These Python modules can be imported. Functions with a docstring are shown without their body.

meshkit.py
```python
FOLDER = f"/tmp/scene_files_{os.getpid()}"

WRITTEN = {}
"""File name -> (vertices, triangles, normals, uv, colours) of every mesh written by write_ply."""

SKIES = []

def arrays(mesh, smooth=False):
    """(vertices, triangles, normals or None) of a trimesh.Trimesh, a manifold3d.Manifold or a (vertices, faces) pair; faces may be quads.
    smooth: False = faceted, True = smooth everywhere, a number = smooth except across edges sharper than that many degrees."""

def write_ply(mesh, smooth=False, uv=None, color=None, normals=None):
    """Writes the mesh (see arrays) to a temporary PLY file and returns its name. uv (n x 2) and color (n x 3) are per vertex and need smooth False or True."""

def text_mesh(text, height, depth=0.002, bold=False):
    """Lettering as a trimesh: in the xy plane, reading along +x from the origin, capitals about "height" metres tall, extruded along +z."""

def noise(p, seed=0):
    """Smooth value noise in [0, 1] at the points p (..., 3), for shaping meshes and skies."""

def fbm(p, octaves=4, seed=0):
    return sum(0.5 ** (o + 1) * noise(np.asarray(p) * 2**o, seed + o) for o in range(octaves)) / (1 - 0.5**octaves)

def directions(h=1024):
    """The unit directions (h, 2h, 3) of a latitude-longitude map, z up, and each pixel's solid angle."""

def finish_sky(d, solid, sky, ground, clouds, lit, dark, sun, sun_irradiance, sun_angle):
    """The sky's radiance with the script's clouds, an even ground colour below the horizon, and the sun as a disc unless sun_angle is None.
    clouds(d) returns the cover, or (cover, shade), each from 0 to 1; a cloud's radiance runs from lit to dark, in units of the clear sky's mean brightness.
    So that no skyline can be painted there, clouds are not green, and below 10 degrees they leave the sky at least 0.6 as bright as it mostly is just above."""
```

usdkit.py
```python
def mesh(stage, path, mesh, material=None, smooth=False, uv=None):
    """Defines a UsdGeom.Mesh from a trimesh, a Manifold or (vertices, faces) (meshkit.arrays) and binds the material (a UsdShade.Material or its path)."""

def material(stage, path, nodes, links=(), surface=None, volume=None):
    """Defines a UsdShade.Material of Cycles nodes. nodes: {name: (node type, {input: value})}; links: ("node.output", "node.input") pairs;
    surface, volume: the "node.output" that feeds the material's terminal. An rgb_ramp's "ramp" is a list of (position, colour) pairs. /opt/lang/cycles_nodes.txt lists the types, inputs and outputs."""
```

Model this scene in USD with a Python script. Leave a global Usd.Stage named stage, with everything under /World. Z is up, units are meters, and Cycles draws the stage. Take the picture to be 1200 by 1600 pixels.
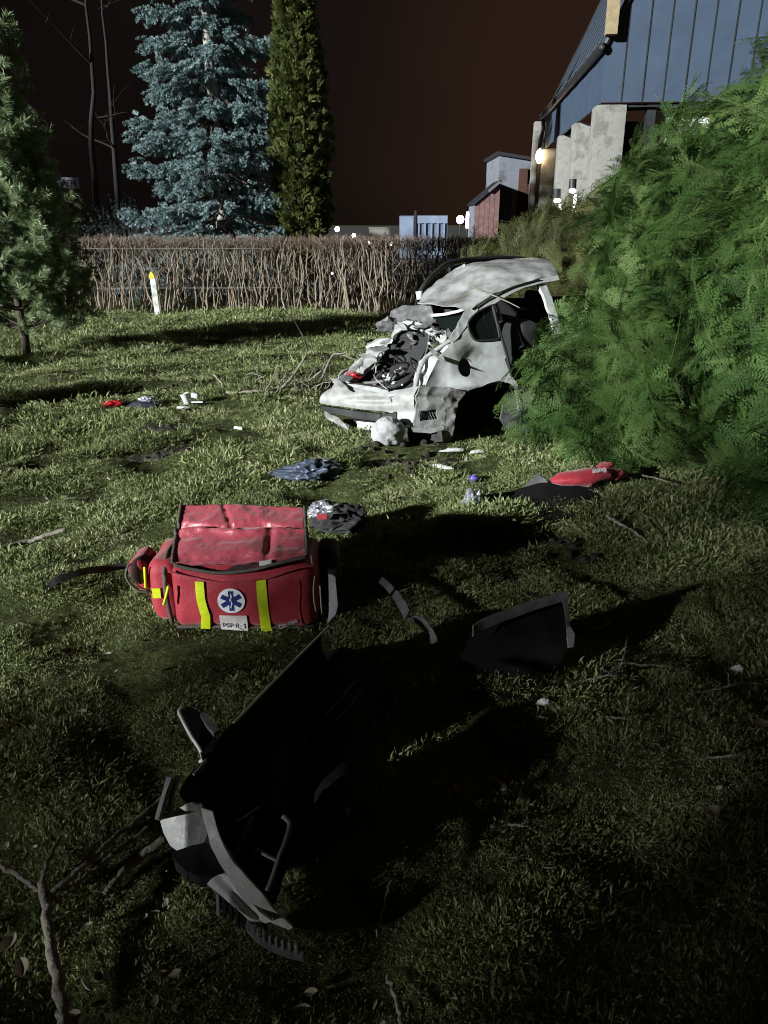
import math
import numpy as np, trimesh, usdkit, meshkit
from scipy.spatial import Delaunay
from scipy.spatial.transform import Rotation as Rot
from shapely.geometry import Polygon, Point
import shapely
from pxr import Usd, UsdGeom, UsdLux, UsdShade, Gf, Vt, Sdf

# ------------------------------------------------------------------ camera, sky, sun, exposure
stage = Usd.Stage.CreateInMemory()
UsdGeom.SetStageUpAxis(stage, "Z")
UsdGeom.SetStageMetersPerUnit(stage, 1.0)
world = UsdGeom.Xform.Define(stage, "/World")
stage.SetDefaultPrim(world.GetPrim())
F_PX, PITCH, CAM_H = 1164.0, math.radians(21.35), 1.6
cam = UsdGeom.Camera.Define(stage, "/World/camera")
cam.AddTranslateOp().Set(Gf.Vec3d(0, 0, CAM_H))
cam.AddRotateXOp().Set(90 - math.degrees(PITCH))
cam.CreateHorizontalApertureAttr(24.0)
cam.CreateVerticalApertureAttr(32.0)
cam.CreateFocalLengthAttr(24.0 * F_PX / 1200)
cam.CreateExposureAttr(0.95)
SUN_ELEV = math.radians(15.0)
LDIR = np.array([0.79, 0.615])                      # where the floodlight's light travels on the ground
LDIR = LDIR / np.linalg.norm(LDIR)
LPER = np.array([-LDIR[1], LDIR[0]])
SUN_ROT = math.atan2(-LDIR[0], -LDIR[1])
SUN_INT, SKY_STRENGTH = 1.10, 0.10
dome = UsdLux.DomeLight.Define(stage, "/World/sky")
usdkit.material(stage, "/World/Looks/night_sky", {
    "tc": ("texture_coordinate", {}),
    "sky": ("sky_texture", {"sky_type": "single_scattering", "sun_disc": False, "sun_elevation": SUN_ELEV, "sun_rotation": SUN_ROT}),
    "dim": ("mix", {"mix_type": "multiply", "fac": 1.0, "color2": (0.0008, 0.0007, 0.0007)}),
    "n": ("noise_texture", {"scale": 1.3, "detail": 3.0}),
    "sx": ("separate_xyz", {}),
    "gx": ("map_range", {"from_min": -0.30, "from_max": 0.24, "to_min": -0.42, "to_max": 0.16, "clamp": True}),
    "ga": ("math", {"math_type": "add"}),
    "cl": ("rgb_ramp", {"ramp": [(0.08, (0.016, 0.012, 0.011)), (0.38, (0.044, 0.028, 0.022)), (0.66, (0.115, 0.055, 0.034))]}),
    "add": ("mix", {"mix_type": "add", "fac": 1.0}),
    "bg": ("background_shader", {"strength": SKY_STRENGTH})},
    [("tc.generated", "n.vector"), ("sky.color", "dim.color1"), ("tc.generated", "sx.vector"), ("sx.x", "gx.value"), ("n.fac", "ga.value1"), ("gx.result", "ga.value2"), ("ga.value", "cl.fac"), ("dim.color", "add.color1"), ("cl.color", "add.color2"), ("add.color", "bg.color")],
    surface="bg.background")
UsdShade.MaterialBindingAPI.Apply(dome.GetPrim()).Bind(UsdShade.Material.Get(stage, "/World/Looks/night_sky"))
dome.GetPrim().SetCustomDataByKey("kind", "structure")
sun = UsdLux.DistantLight.Define(stage, "/World/floodlight")
sun.CreateNormalizeAttr(True)
sun.CreateIntensityAttr(SUN_INT)
sun.CreateAngleAttr(1.2)
sun.CreateColorAttr(Gf.Vec3f(0.97, 1.0, 0.98))
_d = np.array([LDIR[0] * math.cos(SUN_ELEV), LDIR[1] * math.cos(SUN_ELEV), -math.sin(SUN_ELEV)])
_q = Rot.align_vectors([_d], [[0, 0, -1]])[0].as_quat()
sun.AddOrientOp().Set(Gf.Quatf(float(_q[3]), float(_q[0]), float(_q[1]), float(_q[2])))

# ------------------------------------------------------------------ helpers
rng = np.random.default_rng(7)
USED = {}
def numbered(parent, name):
    k = USED.get((parent, name), -1) + 1
    USED[(parent, name)] = k
    return f"{parent}/{name}" + (f"_{k:03d}" if k else "")
def tag(path, label=None, cat=None, group=None, kind=None):
    p = stage.GetPrimAtPath(path)
    for k, v in (("label", label), ("category", cat), ("group", group), ("kind", kind)):
        if v:
            p.SetCustomDataByKey(k, v)
    return path
def thing(name, label, cat, group=None, loc=(0, 0, 0), rz=0.0):
    path = numbered("/World", name)
    x = UsdGeom.Xform.Define(stage, path)
    x.AddTranslateOp().Set(Gf.Vec3d(*map(float, loc)))
    x.AddRotateZOp().Set(float(rz))
    return tag(path, label, cat, group)
def part(parent, name, mesh, mat, smooth=35, label=None, kind=None):
    path = numbered(parent, name)
    usdkit.mesh(stage, path, mesh, MATS[mat], smooth)
    if label or kind:
        tag(path, label, None, None, kind)
    return path
def single(name, mesh, mat, label, cat, group=None, smooth=35):
    path = numbered("/World", name)
    usdkit.mesh(stage, path, mesh, MATS[mat], smooth)
    return tag(path, label, cat, group)
def structure(name, mesh, mat, smooth=True):
    path = numbered("/World", name)
    usdkit.mesh(stage, path, mesh, MATS[mat], smooth)
    return tag(path, kind="structure")
def copy_of(src, name, label, loc, rz=0.0, group=None, scale=1.0):
    path = numbered("/World", name)
    x = UsdGeom.Xform.Define(stage, path)
    x.GetPrim().GetReferences().AddInternalReference(src)
    x.GetPrim().SetInstanceable(True)
    x.ClearXformOpOrder()
    x.AddTranslateOp().Set(Gf.Vec3d(*map(float, loc)))
    x.AddRotateZOp().Set(float(rz))
    x.AddScaleOp(opSuffix="size").Set(Gf.Vec3f(scale, scale, scale))
    p = stage.GetPrimAtPath(path)
    p.SetCustomDataByKey("label", label)
    if group:
        p.SetCustomDataByKey("group", group)
    return path
cat_ = trimesh.util.concatenate
def fb(p, octaves=3, seed=0):
    return meshkit.fbm(np.asarray(p, float), octaves, seed) - 0.5

CP, SP = math.cos(PITCH), math.sin(PITCH)
def ray(px, py):
    u, v = (px - 600) / F_PX, (py - 800) / F_PX
    return np.array([u, CP - v * SP, -SP - v * CP])
def at_z(px, py, z=0.0):
    r = ray(px, py)
    return np.array([0, 0, CAM_H]) + r * ((z - CAM_H) / r[2])
def at_y(px, py, y):
    r = ray(px, py)
    return np.array([0, 0, CAM_H]) + r * (y / r[1])
RUTS = [(-3.9, 6.9, -.2, 8.3, .22, .10), (-4.2, 8.1, -.6, 9.6, .16, .07), (.10, 3.45, .95, 3.9, .16, .08), (-.1, 5.0, .6, 5.25, .14, .07), (-2.4, 5.0, -1.4, 5.5, .12, .06)]
def rut_distance(x, y):
    d = np.full(np.shape(x), 9.0)
    for (x0, y0, x1, y1, wd, dp) in RUTS:
        t = np.clip(((x - x0) * (x1 - x0) + (y - y0) * (y1 - y0)) / ((x1 - x0) ** 2 + (y1 - y0) ** 2), 0, 1)
        d = np.minimum(d, np.hypot(x - x0 - t * (x1 - x0), y - y0 - t * (y1 - y0)) / wd)
    return d
def gz(x, y):
    x, y = np.asarray(x, float), np.asarray(y, float)
    p = np.stack([x, y, np.zeros_like(x)], -1)
    near = np.clip(1.35 - y / 22, 0.12, 1)
    z = 0.13 * fb(p * 2.6, 3, 3) * near + 0.15 * fb(p * 0.7, 2, 5) * near
    z = z * (1 - 0.8 * np.exp(-(((x - .75) / 1.3) ** 2 + ((y - 6.0) / .8) ** 2)))
    for (x0, y0, x1, y1, wd, dp) in RUTS:
        L2 = (x1 - x0) ** 2 + (y1 - y0) ** 2
        t = np.clip(((x - x0) * (x1 - x0) + (y - y0) * (y1 - y0)) / L2, 0, 1)
        dd = np.hypot(x - x0 - t * (x1 - x0), y - y0 - t * (y1 - y0))
        z = z - dp * np.exp(-(dd / wd) ** 2) + dp * .55 * np.exp(-((dd - 1.7 * wd) / (.6 * wd)) ** 2)
    w = np.exp(-(((x + .58) / .55) ** 2 + ((y - 2.85) / .35) ** 2) ** 2)
    return (z - 0.02) * (1 - w) - 0.012 * w
def ground(px, py, up=0.0):
    z = 0.0
    for _ in range(4):
        q = at_z(px, py, z + up)
        z = float(gz(q[0], q[1]))
    return at_z(px, py, z + up)

def frames(P):
    P = np.asarray(P, float)
    T = np.gradient(P, axis=0)
    T /= np.linalg.norm(T, axis=1, keepdims=True) + 1e-12
    ref = np.where(np.abs(T[:, 2:]) < 0.9, [0, 0, 1.0], [1.0, 0, 0])
    A = np.cross(T, ref)
    A /= np.linalg.norm(A, axis=1, keepdims=True) + 1e-12
    return P, T, A, np.cross(T, A)
def tube(P, r, sides=6, cap=True):
    P, T, A, B = frames(P)
    r = np.broadcast_to(r, (len(P),))
    ang = np.arange(sides) * 2 * np.pi / sides
    v = (P[:, None] + r[:, None, None] * (np.cos(ang)[None, :, None] * A[:, None] + np.sin(ang)[None, :, None] * B[:, None])).reshape(-1, 3)
    i, j = np.meshgrid(np.arange(len(P) - 1), np.arange(sides), indexing="ij")
    q = np.stack([i * sides + j, i * sides + (j + 1) % sides, (i + 1) * sides + (j + 1) % sides, (i + 1) * sides + j], -1).reshape(-1, 4)
    f = [q[:, [0, 1, 2]], q[:, [0, 2, 3]]]
    if cap:
        n = len(v)
        v = np.vstack([v, P[:1], P[-1:]])
        k = np.arange(sides)
        e = (len(P) - 1) * sides
        f += [np.stack([np.full(sides, n), (k + 1) % sides, k], 1), np.stack([np.full(sides, n + 1), e + k, e + (k + 1) % sides], 1)]
    return trimesh.Trimesh(v, np.vstack(f), process=False)
def spline(P, n):
    P = np.asarray(P, float)
    from scipy.interpolate import PchipInterpolator
    s = np.r_[0, np.cumsum(np.linalg.norm(np.diff(P, axis=0), axis=1) + 1e-9)]
    return PchipInterpolator(s, P)(np.linspace(0, s[-1], n))
def box(sx, sy, sz, at=(0, 0, 0), bevel=0.0):
    if bevel > 0:
        m = rbox(sx, sy, sz, bevel, 2)
    else:
        m = trimesh.creation.box([sx, sy, sz])
    m.apply_translation(at)
    return m
def rbox(sx, sy, sz, r, n=6):
    m = trimesh.creation.box([1, 1, 1])
    v, f = [], []
    N = n * 2 + 1
    t = np.linspace(-1, 1, N + 1)
    for ax in range(3):
        for s in (-1, 1):
            a, b = np.meshgrid(t, t, indexing="ij")
            p = np.zeros((N + 1, N + 1, 3))
            p[..., ax], p[..., (ax + 1) % 3], p[..., (ax + 2) % 3] = s, a, b
            i, j = np.meshgrid(np.arange(N), np.arange(N), indexing="ij")
            o = sum(len(x) for x in v)
            q = np.stack([i * (N + 1) + j, (i + 1) * (N + 1) + j, (i + 1) * (N + 1) + j + 1, i * (N + 1) + j + 1], -1).reshape(-1, 4) + o
            if s < 0:
                q = q[:, ::-1]
            v.append(p.reshape(-1, 3)); f += [q[:, [0, 1, 2]], q[:, [0, 2, 3]]]
    v = np.vstack(v)
    h = np.array([sx, sy, sz]) / 2
    # push samples towards the edges so the rounding gets vertices
    w = np.sign(v) * np.abs(v) ** 0.75 * h
    inner = np.clip(w, -(h - r), h - r)
    d = w - inner
    L = np.linalg.norm(d, axis=1, keepdims=True)
    v = np.where(L > 1e-9, inner + d / np.maximum(L, 1e-9) * np.minimum(L * 1.0 + 0 * L, r) , w)
    m = trimesh.Trimesh(v, np.vstack(f), process=False)
    m.merge_vertices(digits_vertex=6)
    return m
def shell(v, f, thick):
    """a sheet turned into a closed plate"""
    m = trimesh.Trimesh(v, f, process=False)
    n = meshkit.arrays(m, True)[2]
    b = v - n * thick
    e = np.sort(np.vstack([f[:, [0, 1]], f[:, [1, 2]], f[:, [2, 0]]]), 1)
    raw = np.vstack([f[:, [0, 1]], f[:, [1, 2]], f[:, [2, 0]]])
    key, inv, cnt = np.unique(e, axis=0, return_inverse=True, return_counts=True)
    bd = raw[cnt[inv.ravel()] == 1]
    k = len(v)
    side = np.vstack([np.stack([bd[:, 1], bd[:, 0], bd[:, 0] + k], 1), np.stack([bd[:, 1], bd[:, 0] + k, bd[:, 1] + k], 1)])
    return trimesh.Trimesh(np.vstack([v, b]), np.vstack([f, f[:, ::-1] + k, side]), process=False)
def sheet(poly, surf, res=3.0, thick=0.004, holes=(), bump=0.0, freq=8.0, seed=0, disp=None):
    """a plate whose outline is given in some 2-D chart and whose points come from surf(a, b)"""
    P = Polygon(poly, [h for h in holes]).buffer(0)
    if P.geom_type != "Polygon":
        P = max(P.geoms, key=lambda g: g.area)
    B = []
    for ring in [P.exterior, *P.interiors]:
        n = max(int(ring.length / res), 6)
        B += [ring.interpolate(t, normalized=True).coords[0] for t in np.arange(n) / n]
        B += list(ring.coords)[:-1]
    B = np.unique(np.round(np.array(B), 4), axis=0)
    x0, y0, x1, y1 = P.bounds
    gx, gy = np.meshgrid(np.arange(x0, x1, res), np.arange(y0, y1, res))
    G = np.stack([gx.ravel(), gy.ravel()], 1) + np.random.default_rng(seed).uniform(-.2, .2, (gx.size, 2)) * res
    inner = P.buffer(-res * 0.45)
    G = G[shapely.contains_xy(inner, G[:, 0], G[:, 1])] if not inner.is_empty else G[:0]
    Q = np.vstack([B, G])
    T = Delaunay(Q).simplices
    c = Q[T].mean(1)
    T = T[shapely.contains_xy(P.buffer(1e-6), c[:, 0], c[:, 1])]
    a = np.cross(Q[T[:, 1]] - Q[T[:, 0]], Q[T[:, 2]] - Q[T[:, 0]])
    T = T[np.abs(a) > 1e-6 * res * res]
    V = np.array([surf(*q) for q in Q])
    m = trimesh.Trimesh(V, T, process=False)
    N = meshkit.arrays(m, False)
    fn = np.cross(V[T[:, 1]] - V[T[:, 0]], V[T[:, 2]] - V[T[:, 0]])
    mean = fn[np.argmax(np.linalg.norm(fn, axis=1))]
    s = np.sign(fn @ mean); T[s < 0] = T[s < 0][:, ::-1]
    if mean @ (np.array([0, 0, CAM_H]) - V.mean(0)) < 0:
        T = T[:, ::-1]
    if bump:
        n = meshkit.arrays(trimesh.Trimesh(V, T, process=False), True)[2]
        w = fb(V * freq, 3, seed) if bump < .012 else .5 * fb(V * freq, 3, seed) + .16 - 1.3 * np.abs(fb(V * freq * .8, 2, seed + 9))
        V = V + n * (bump * 2 * w)[:, None]
    if disp is not None:
        n = meshkit.arrays(trimesh.Trimesh(V, T, process=False), True)[2]
        V = V + n * disp(Q)[:, None]
    return shell(V, T, thick)
def loft(A, B, n=12, m=14, bulge=0.0, thick=0.004, bump=0.0, freq=8.0, seed=0, up=(0, 0, 1), flip=False):
    A, B = spline(A, m), spline(B, m)
    t = np.linspace(0, 1, n)
    V = A[:, None] * (1 - t)[None, :, None] + B[:, None] * t[None, :, None]
    V = V + (np.sin(t * np.pi)[None, :] * np.broadcast_to(bulge, (m,))[:, None])[..., None] * np.asarray(up, float)
    V = V.reshape(-1, 3)
    i, j = np.meshgrid(np.arange(m - 1), np.arange(n - 1), indexing="ij")
    q = np.stack([i * n + j, (i + 1) * n + j, (i + 1) * n + j + 1, i * n + j + 1], -1).reshape(-1, 4)
    f = np.vstack([q[:, [0, 1, 2]], q[:, [0, 2, 3]]])
    if flip:
        f = f[:, ::-1]
    nrm = meshkit.arrays(trimesh.Trimesh(V, f, process=False), True)[2]
    if bump:
        V = V + nrm * (bump * 2 * fb(V * freq, 3, seed))[:, None]
    return shell(V, f, thick)
def crumple(sx, sy, sz, seed, amp=0.5, freq=2.5, sub=3, flat=0.35):
    m = trimesh.creation.icosphere(subdivisions=sub)
    v = m.vertices.copy()
    r = 1 + amp * 2 * fb(v * freq + seed * 7.3, 3, seed) - amp * np.abs(fb(v * freq * 1.7, 2, seed + 5)) * 2
    v = v * r[:, None]
    v[:, 2] = np.maximum(v[:, 2], -flat)
    v *= np.array([sx, sy, sz]) / 2
    return trimesh.Trimesh(v, m.faces, process=False)
def moved(m, loc=(0, 0, 0), rz=0.0, rx=0.0, ry=0.0, s=1.0):
    m = m.copy()
    R = Rot.from_euler("xyz", [rx, ry, rz], degrees=True).as_matrix()
    m.vertices = (m.vertices * s) @ R.T + np.asarray(loc, float)
    return m
def instancer(path, protos, pos, quats, scales, idx, kind="stuff"):
    """protos: list of (name, mesh, material)"""
    pi = UsdGeom.PointInstancer.Define(stage, path)
    for name, m, mat in protos:
        pp = f"{path}/{name}"
        usdkit.mesh(stage, pp, m, MATS[mat], False)
        pi.CreatePrototypesRel().AddTarget(pp)
    pi.CreatePositionsAttr(Vt.Vec3fArray.FromNumpy(np.asarray(pos, np.float32)))
    q = np.asarray(quats, float)
    pi.CreateOrientationsAttr(Vt.QuathArray([Gf.Quath(float(a[3]), float(a[0]), float(a[1]), float(a[2])) for a in q]))
    s = np.asarray(scales, np.float32)
    if s.ndim == 1:
        s = np.repeat(s[:, None], 3, 1)
    pi.CreateScalesAttr(Vt.Vec3fArray.FromNumpy(np.ascontiguousarray(s)))
    pi.CreateProtoIndicesAttr(Vt.IntArray.FromNumpy(np.asarray(idx, np.int32)))
    stage.GetPrimAtPath(path).SetCustomDataByKey("kind", kind)
    return path
def blades(base, tip, width, side=None, bend=None):
    """thin leaf triangles from base to tip, as one mesh"""
    base, tip = np.asarray(base, float), np.asarray(tip, float)
    d = tip - base
    if side is None:
        side = np.cross(d, np.random.default_rng(len(base)).normal(size=d.shape))
    side = side / (np.linalg.norm(side, axis=1, keepdims=True) + 1e-12)
    w = np.broadcast_to(width, (len(base),))[:, None] / 2
    mid = base + d * 0.55 + (0 if bend is None else bend)
    v = np.stack([base - side * w * .6, base + side * w * .6, mid + side * w, mid - side * w, tip], 1).reshape(-1, 3)
    k = np.arange(len(base))[:, None] * 5
    f = np.vstack([k + [0, 1, 2], k + [0, 2, 3], k + [3, 2, 4]])
    return trimesh.Trimesh(v, f, process=False)
def look_quats(dirs, roll, r):
    """rotations that turn +x to dirs, z roughly up, with random roll (radians)"""
    d = dirs / np.linalg.norm(dirs, axis=1, keepdims=True)
    up = np.where(np.abs(d[:, 2:]) > 0.95, [0, 1.0, 0], [0, 0, 1.0])
    y = np.cross(up, d); y /= np.linalg.norm(y, axis=1, keepdims=True)
    z = np.cross(d, y)
    R0 = Rot.from_matrix(np.stack([d, y, z], -1))
    return (R0 * Rot.from_euler("x", r.normal(0, roll, len(d)))).as_quat()

# ------------------------------------------------------------------ materials
MATS = {}
def mat(name, nodes, links, surface):
    MATS[name] = usdkit.material(stage, "/World/Looks/" + name, nodes, links, surface=surface)
def plain(name, col, rough=0.6, var=0.25, scale=12.0, bump=0.0, bscale=60.0, dirt=None, dirt_scale=5.0, dirt_at=(0.5, 0.62), **kw):
    c = np.array(col, float)
    nodes = {"g": ("geometry", {}), "n": ("noise_texture", {"scale": scale, "detail": 5.0, "roughness": 0.6}),
             "r": ("rgb_ramp", {"ramp": [(0.3, tuple(c * (1 - var))), (0.7, tuple(np.minimum(c * (1 + var), 0.95)))]}),
             "p": ("principled_bsdf", {"roughness": rough, **kw})}
    links = [("g.position", "n.vector"), ("n.fac", "r.fac")]
    out = "r.color"
    if dirt is not None:
        nodes["dn"] = ("noise_texture", {"scale": dirt_scale, "detail": 7.0, "roughness": 0.68})
        nodes["dr"] = ("rgb_ramp", {"ramp": [(dirt_at[0], (0, 0, 0)), (dirt_at[1], (1, 1, 1))]})
        nodes["dm"] = ("mix", {"color2": dirt})
        links += [("g.position", "dn.vector"), ("dn.fac", "dr.fac"), ("dr.color", "dm.fac"), (out, "dm.color1")]
        out = "dm.color"
    links.append((out, "p.base_color"))
    if bump:
        nodes["bn"] = ("noise_texture", {"scale": bscale, "detail": 4.0})
        nodes["b"] = ("bump", {"strength": bump, "distance": 0.02})
        links += [("g.position", "bn.vector"), ("bn.fac", "b.height"), ("b.normal", "p.normal")]
    mat(name, nodes, links, "p.BSDF")
def leafy(name, cols, trans=0.25, rough=0.55, spec=0.3):
    """foliage whose tone varies from piece to piece"""
    n = len(cols)
    mat(name, {"o": ("object_info", {}), "g": ("geometry", {}), "n": ("noise_texture", {"scale": 1.7, "detail": 3.0}),
               "a": ("math", {"math_type": "multiply_add", "value2": 0.60}), "h": ("math", {"math_type": "multiply", "value2": 0.45}),
               "i": ("math", {"math_type": "multiply_add", "value2": 0.22}),
               "r": ("rgb_ramp", {"ramp": [(0.15 + 0.7 * k / (n - 1), c) for k, c in enumerate(cols)]}),
               "p": ("principled_bsdf", {"roughness": rough, "specular_ior_level": spec}), "t": ("translucent_bsdf", {}), "m": ("mix_closure", {"fac": trans})},
        [("g.position", "n.vector"), ("n.fac", "a.value1"), ("o.random", "h.value1"), ("h.value", "a.value3"), ("g.random_per_island", "i.value1"), ("a.value", "i.value3"), ("i.value", "r.fac"),
         ("r.color", "p.base_color"), ("r.color", "t.color"), ("p.BSDF", "m.closure1"), ("t.BSDF", "m.closure2")], "m.closure")
def glow(name, col, strength):
    mat(name, {"e": ("emission", {"color": col, "strength": strength})}, [], "e.emission")

mat("lawn", {"g": ("geometry", {}), "n": ("noise_texture", {"scale": 3.0, "detail": 6.0, "roughness": 0.7}), "n2": ("noise_texture", {"scale": 38.0, "detail": 5.0, "roughness": 0.75}),
             "r": ("rgb_ramp", {"ramp": [(0.32, (0.045, 0.042, 0.026)), (0.5, (0.10, 0.122, 0.048)), (0.7, (0.19, 0.23, 0.092))]}),
             "r2": ("rgb_ramp", {"ramp": [(0.35, (0.35, 0.33, 0.3)), (0.65, (1, 1, 1))]}), "m": ("mix", {"mix_type": "multiply", "fac": 1.0}),
             "b": ("bump", {"strength": 0.9, "distance": 0.04}), "p": ("principled_bsdf", {"roughness": 0.95, "specular_ior_level": 0.1})},
    [("g.position", "n.vector"), ("g.position", "n2.vector"), ("n.fac", "r.fac"), ("n2.fac", "r2.fac"), ("r.color", "m.color1"), ("r2.color", "m.color2"), ("m.color", "p.base_color"), ("n2.fac", "b.height"), ("b.normal", "p.normal")], "p.BSDF")
leafy("grass_blade", [(0.055, 0.058, 0.026), (0.16, 0.198, 0.078), (0.275, 0.33, 0.138), (0.52, 0.50, 0.33)], 0.2, 0.6, 0.2)
leafy("yew_needle", [(0.010, 0.026, 0.007), (0.030, 0.066, 0.015), (0.070, 0.122, 0.032), (0.14, 0.20, 0.075)], 0.18, 0.6, 0.12)
leafy("spruce_needle", [(0.10, 0.14, 0.145), (0.19, 0.27, 0.28), (0.30, 0.40, 0.41)], 0.1, 0.55)
leafy("pine_needle", [(0.09, 0.125, 0.06), (0.25, 0.33, 0.17), (0.42, 0.50, 0.33)], 0.30, 0.5)
leafy("thuja_scale", [(0.035, 0.046, 0.012), (0.09, 0.112, 0.030), (0.17, 0.19, 0.06)], 0.15, 0.6)
leafy("juniper_needle", [(0.012, 0.018, 0.017), (0.028, 0.040, 0.037), (0.045, 0.06, 0.055)], 0.1, 0.6)
leafy("olive_needle", [(0.030, 0.036, 0.012), (0.065, 0.075, 0.022), (0.12, 0.125, 0.05)], 0.2, 0.6)
leafy("dead_leaf", [(0.10, 0.075, 0.045), (0.26, 0.22, 0.16), (0.50, 0.46, 0.38)], 0.15, 0.7)
plain("night_bark", (0.009, 0.007, 0.006), 0.9, 0.4, 20)
plain("bark", (0.055, 0.042, 0.032), 0.9, 0.45, 30, 0.6)
plain("pale_bark", (0.30, 0.29, 0.26), 0.9, 0.3, 20, 0.5)
plain("hedge_twig", (0.23, 0.19, 0.145), 0.9, 0.4, 20, 0.3)
plain("hedge_tip", (0.13, 0.085, 0.065), 0.9, 0.4, 20)
plain("dry_wood", (0.24, 0.22, 0.18), 0.85, 0.35, 40, 0.4)
plain("old_wood", (0.20, 0.18, 0.15), 0.9, 0.4, 40, 0.5)
plain("car_paint", (0.43, 0.45, 0.45), 0.28, 0.05, 6, 0.0, dirt=(0.13, 0.12, 0.10), dirt_scale=5.5, dirt_at=(0.55, 0.80), coat_weight=0.35, coat_roughness=0.12)
plain("roof_paint", (0.40, 0.42, 0.42), 0.36, 0.06, 6, 0.0, dirt=(0.16, 0.15, 0.135), dirt_scale=4.0, dirt_at=(0.44, 0.66), coat_weight=0.2, coat_roughness=0.2)
plain("dirty_paint", (0.33, 0.34, 0.335), 0.45, 0.12, 12, 0.15, 40, dirt=(0.16, 0.155, 0.145), dirt_scale=8, dirt_at=(0.46, 0.76))
plain("grimy_paint", (0.25, 0.25, 0.245), 0.5, 0.2, 14, 0.15, 40, dirt=(0.06, 0.055, 0.05), dirt_scale=14, dirt_at=(0.42, 0.64))
plain("bare_metal", (0.25, 0.26, 0.27), 0.42, 0.3, 14, 0.1, 60, metallic=0.6)
plain("dark_cloth", (0.030, 0.031, 0.033), 0.95, 0.25, 50, 0.3, 200)
plain("cabin_cloth", (0.014, 0.015, 0.016), 0.95, 0.25, 50)
plain("black_plastic", (0.012, 0.012, 0.013), 0.55, 0.3, 30, 0.12, 120)
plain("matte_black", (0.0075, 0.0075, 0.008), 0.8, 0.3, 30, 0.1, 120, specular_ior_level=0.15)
plain("grey_plastic", (0.10, 0.10, 0.105), 0.55, 0.3, 20, 0.15, 80)
plain("rubber", (0.018, 0.018, 0.018), 0.7, 0.3, 30)
plain("white_plastic", (0.60, 0.62, 0.62), 0.45, 0.08, 10, 0.2, 20)
plain("white_cloth", (0.36, 0.37, 0.38), 0.85, 0.05, 10, 0.2, 40)
plain("red_cloth", (0.31, 0.010, 0.024), 0.62, 0.05, 18, 0.25, 160, sheen_weight=0.25)
plain("red_lining", (0.36, 0.055, 0.080), 0.36, 0.04, 12, 0.15, 90, sheen_weight=0.3)
plain("red_plastic", (0.45, 0.02, 0.03), 0.25, 0.2, 20)
plain("lining_and_shade", (0.035, 0.012, 0.016), 0.8, 0.3, 30)  # dark lining colour, also the painted shadow on one end pocket
plain("zip_tape", (0.075, 0.065, 0.055), 0.8, 0.3, 90)
plain("reflective_yellow", (0.55, 0.66, 0.02), 0.4, 0.12, 25)
plain("emblem_white", (0.72, 0.76, 0.80), 0.5, 0.05, 20)
plain("emblem_blue", (0.015, 0.025, 0.16), 0.5, 0.15, 20)
plain("label_white", (0.55, 0.52, 0.52), 0.7, 0.12, 60)
plain("ink", (0.03, 0.03, 0.035), 0.7, 0.1, 30)
plain("strap_web", (0.36, 0.36, 0.40), 0.7, 0.15, 60)
plain("foil", (0.62, 0.64, 0.70), 0.22, 0.3, 25, metallic=0.75)
plain("blue_grey_plastic", (0.085, 0.105, 0.15), 0.35, 0.35, 14)
plain("navy_cloth", (0.022, 0.025, 0.045), 0.8, 0.3, 30)
plain("violet_plastic", (0.12, 0.08, 0.55), 0.4, 0.2, 30)
plain("unlit_black", (0.012, 0.011, 0.010), 0.95, 0.4, 2)
plain("soil", (0.028, 0.023, 0.017), 0.95, 0.5, 18, 0.8, 30)
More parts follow.
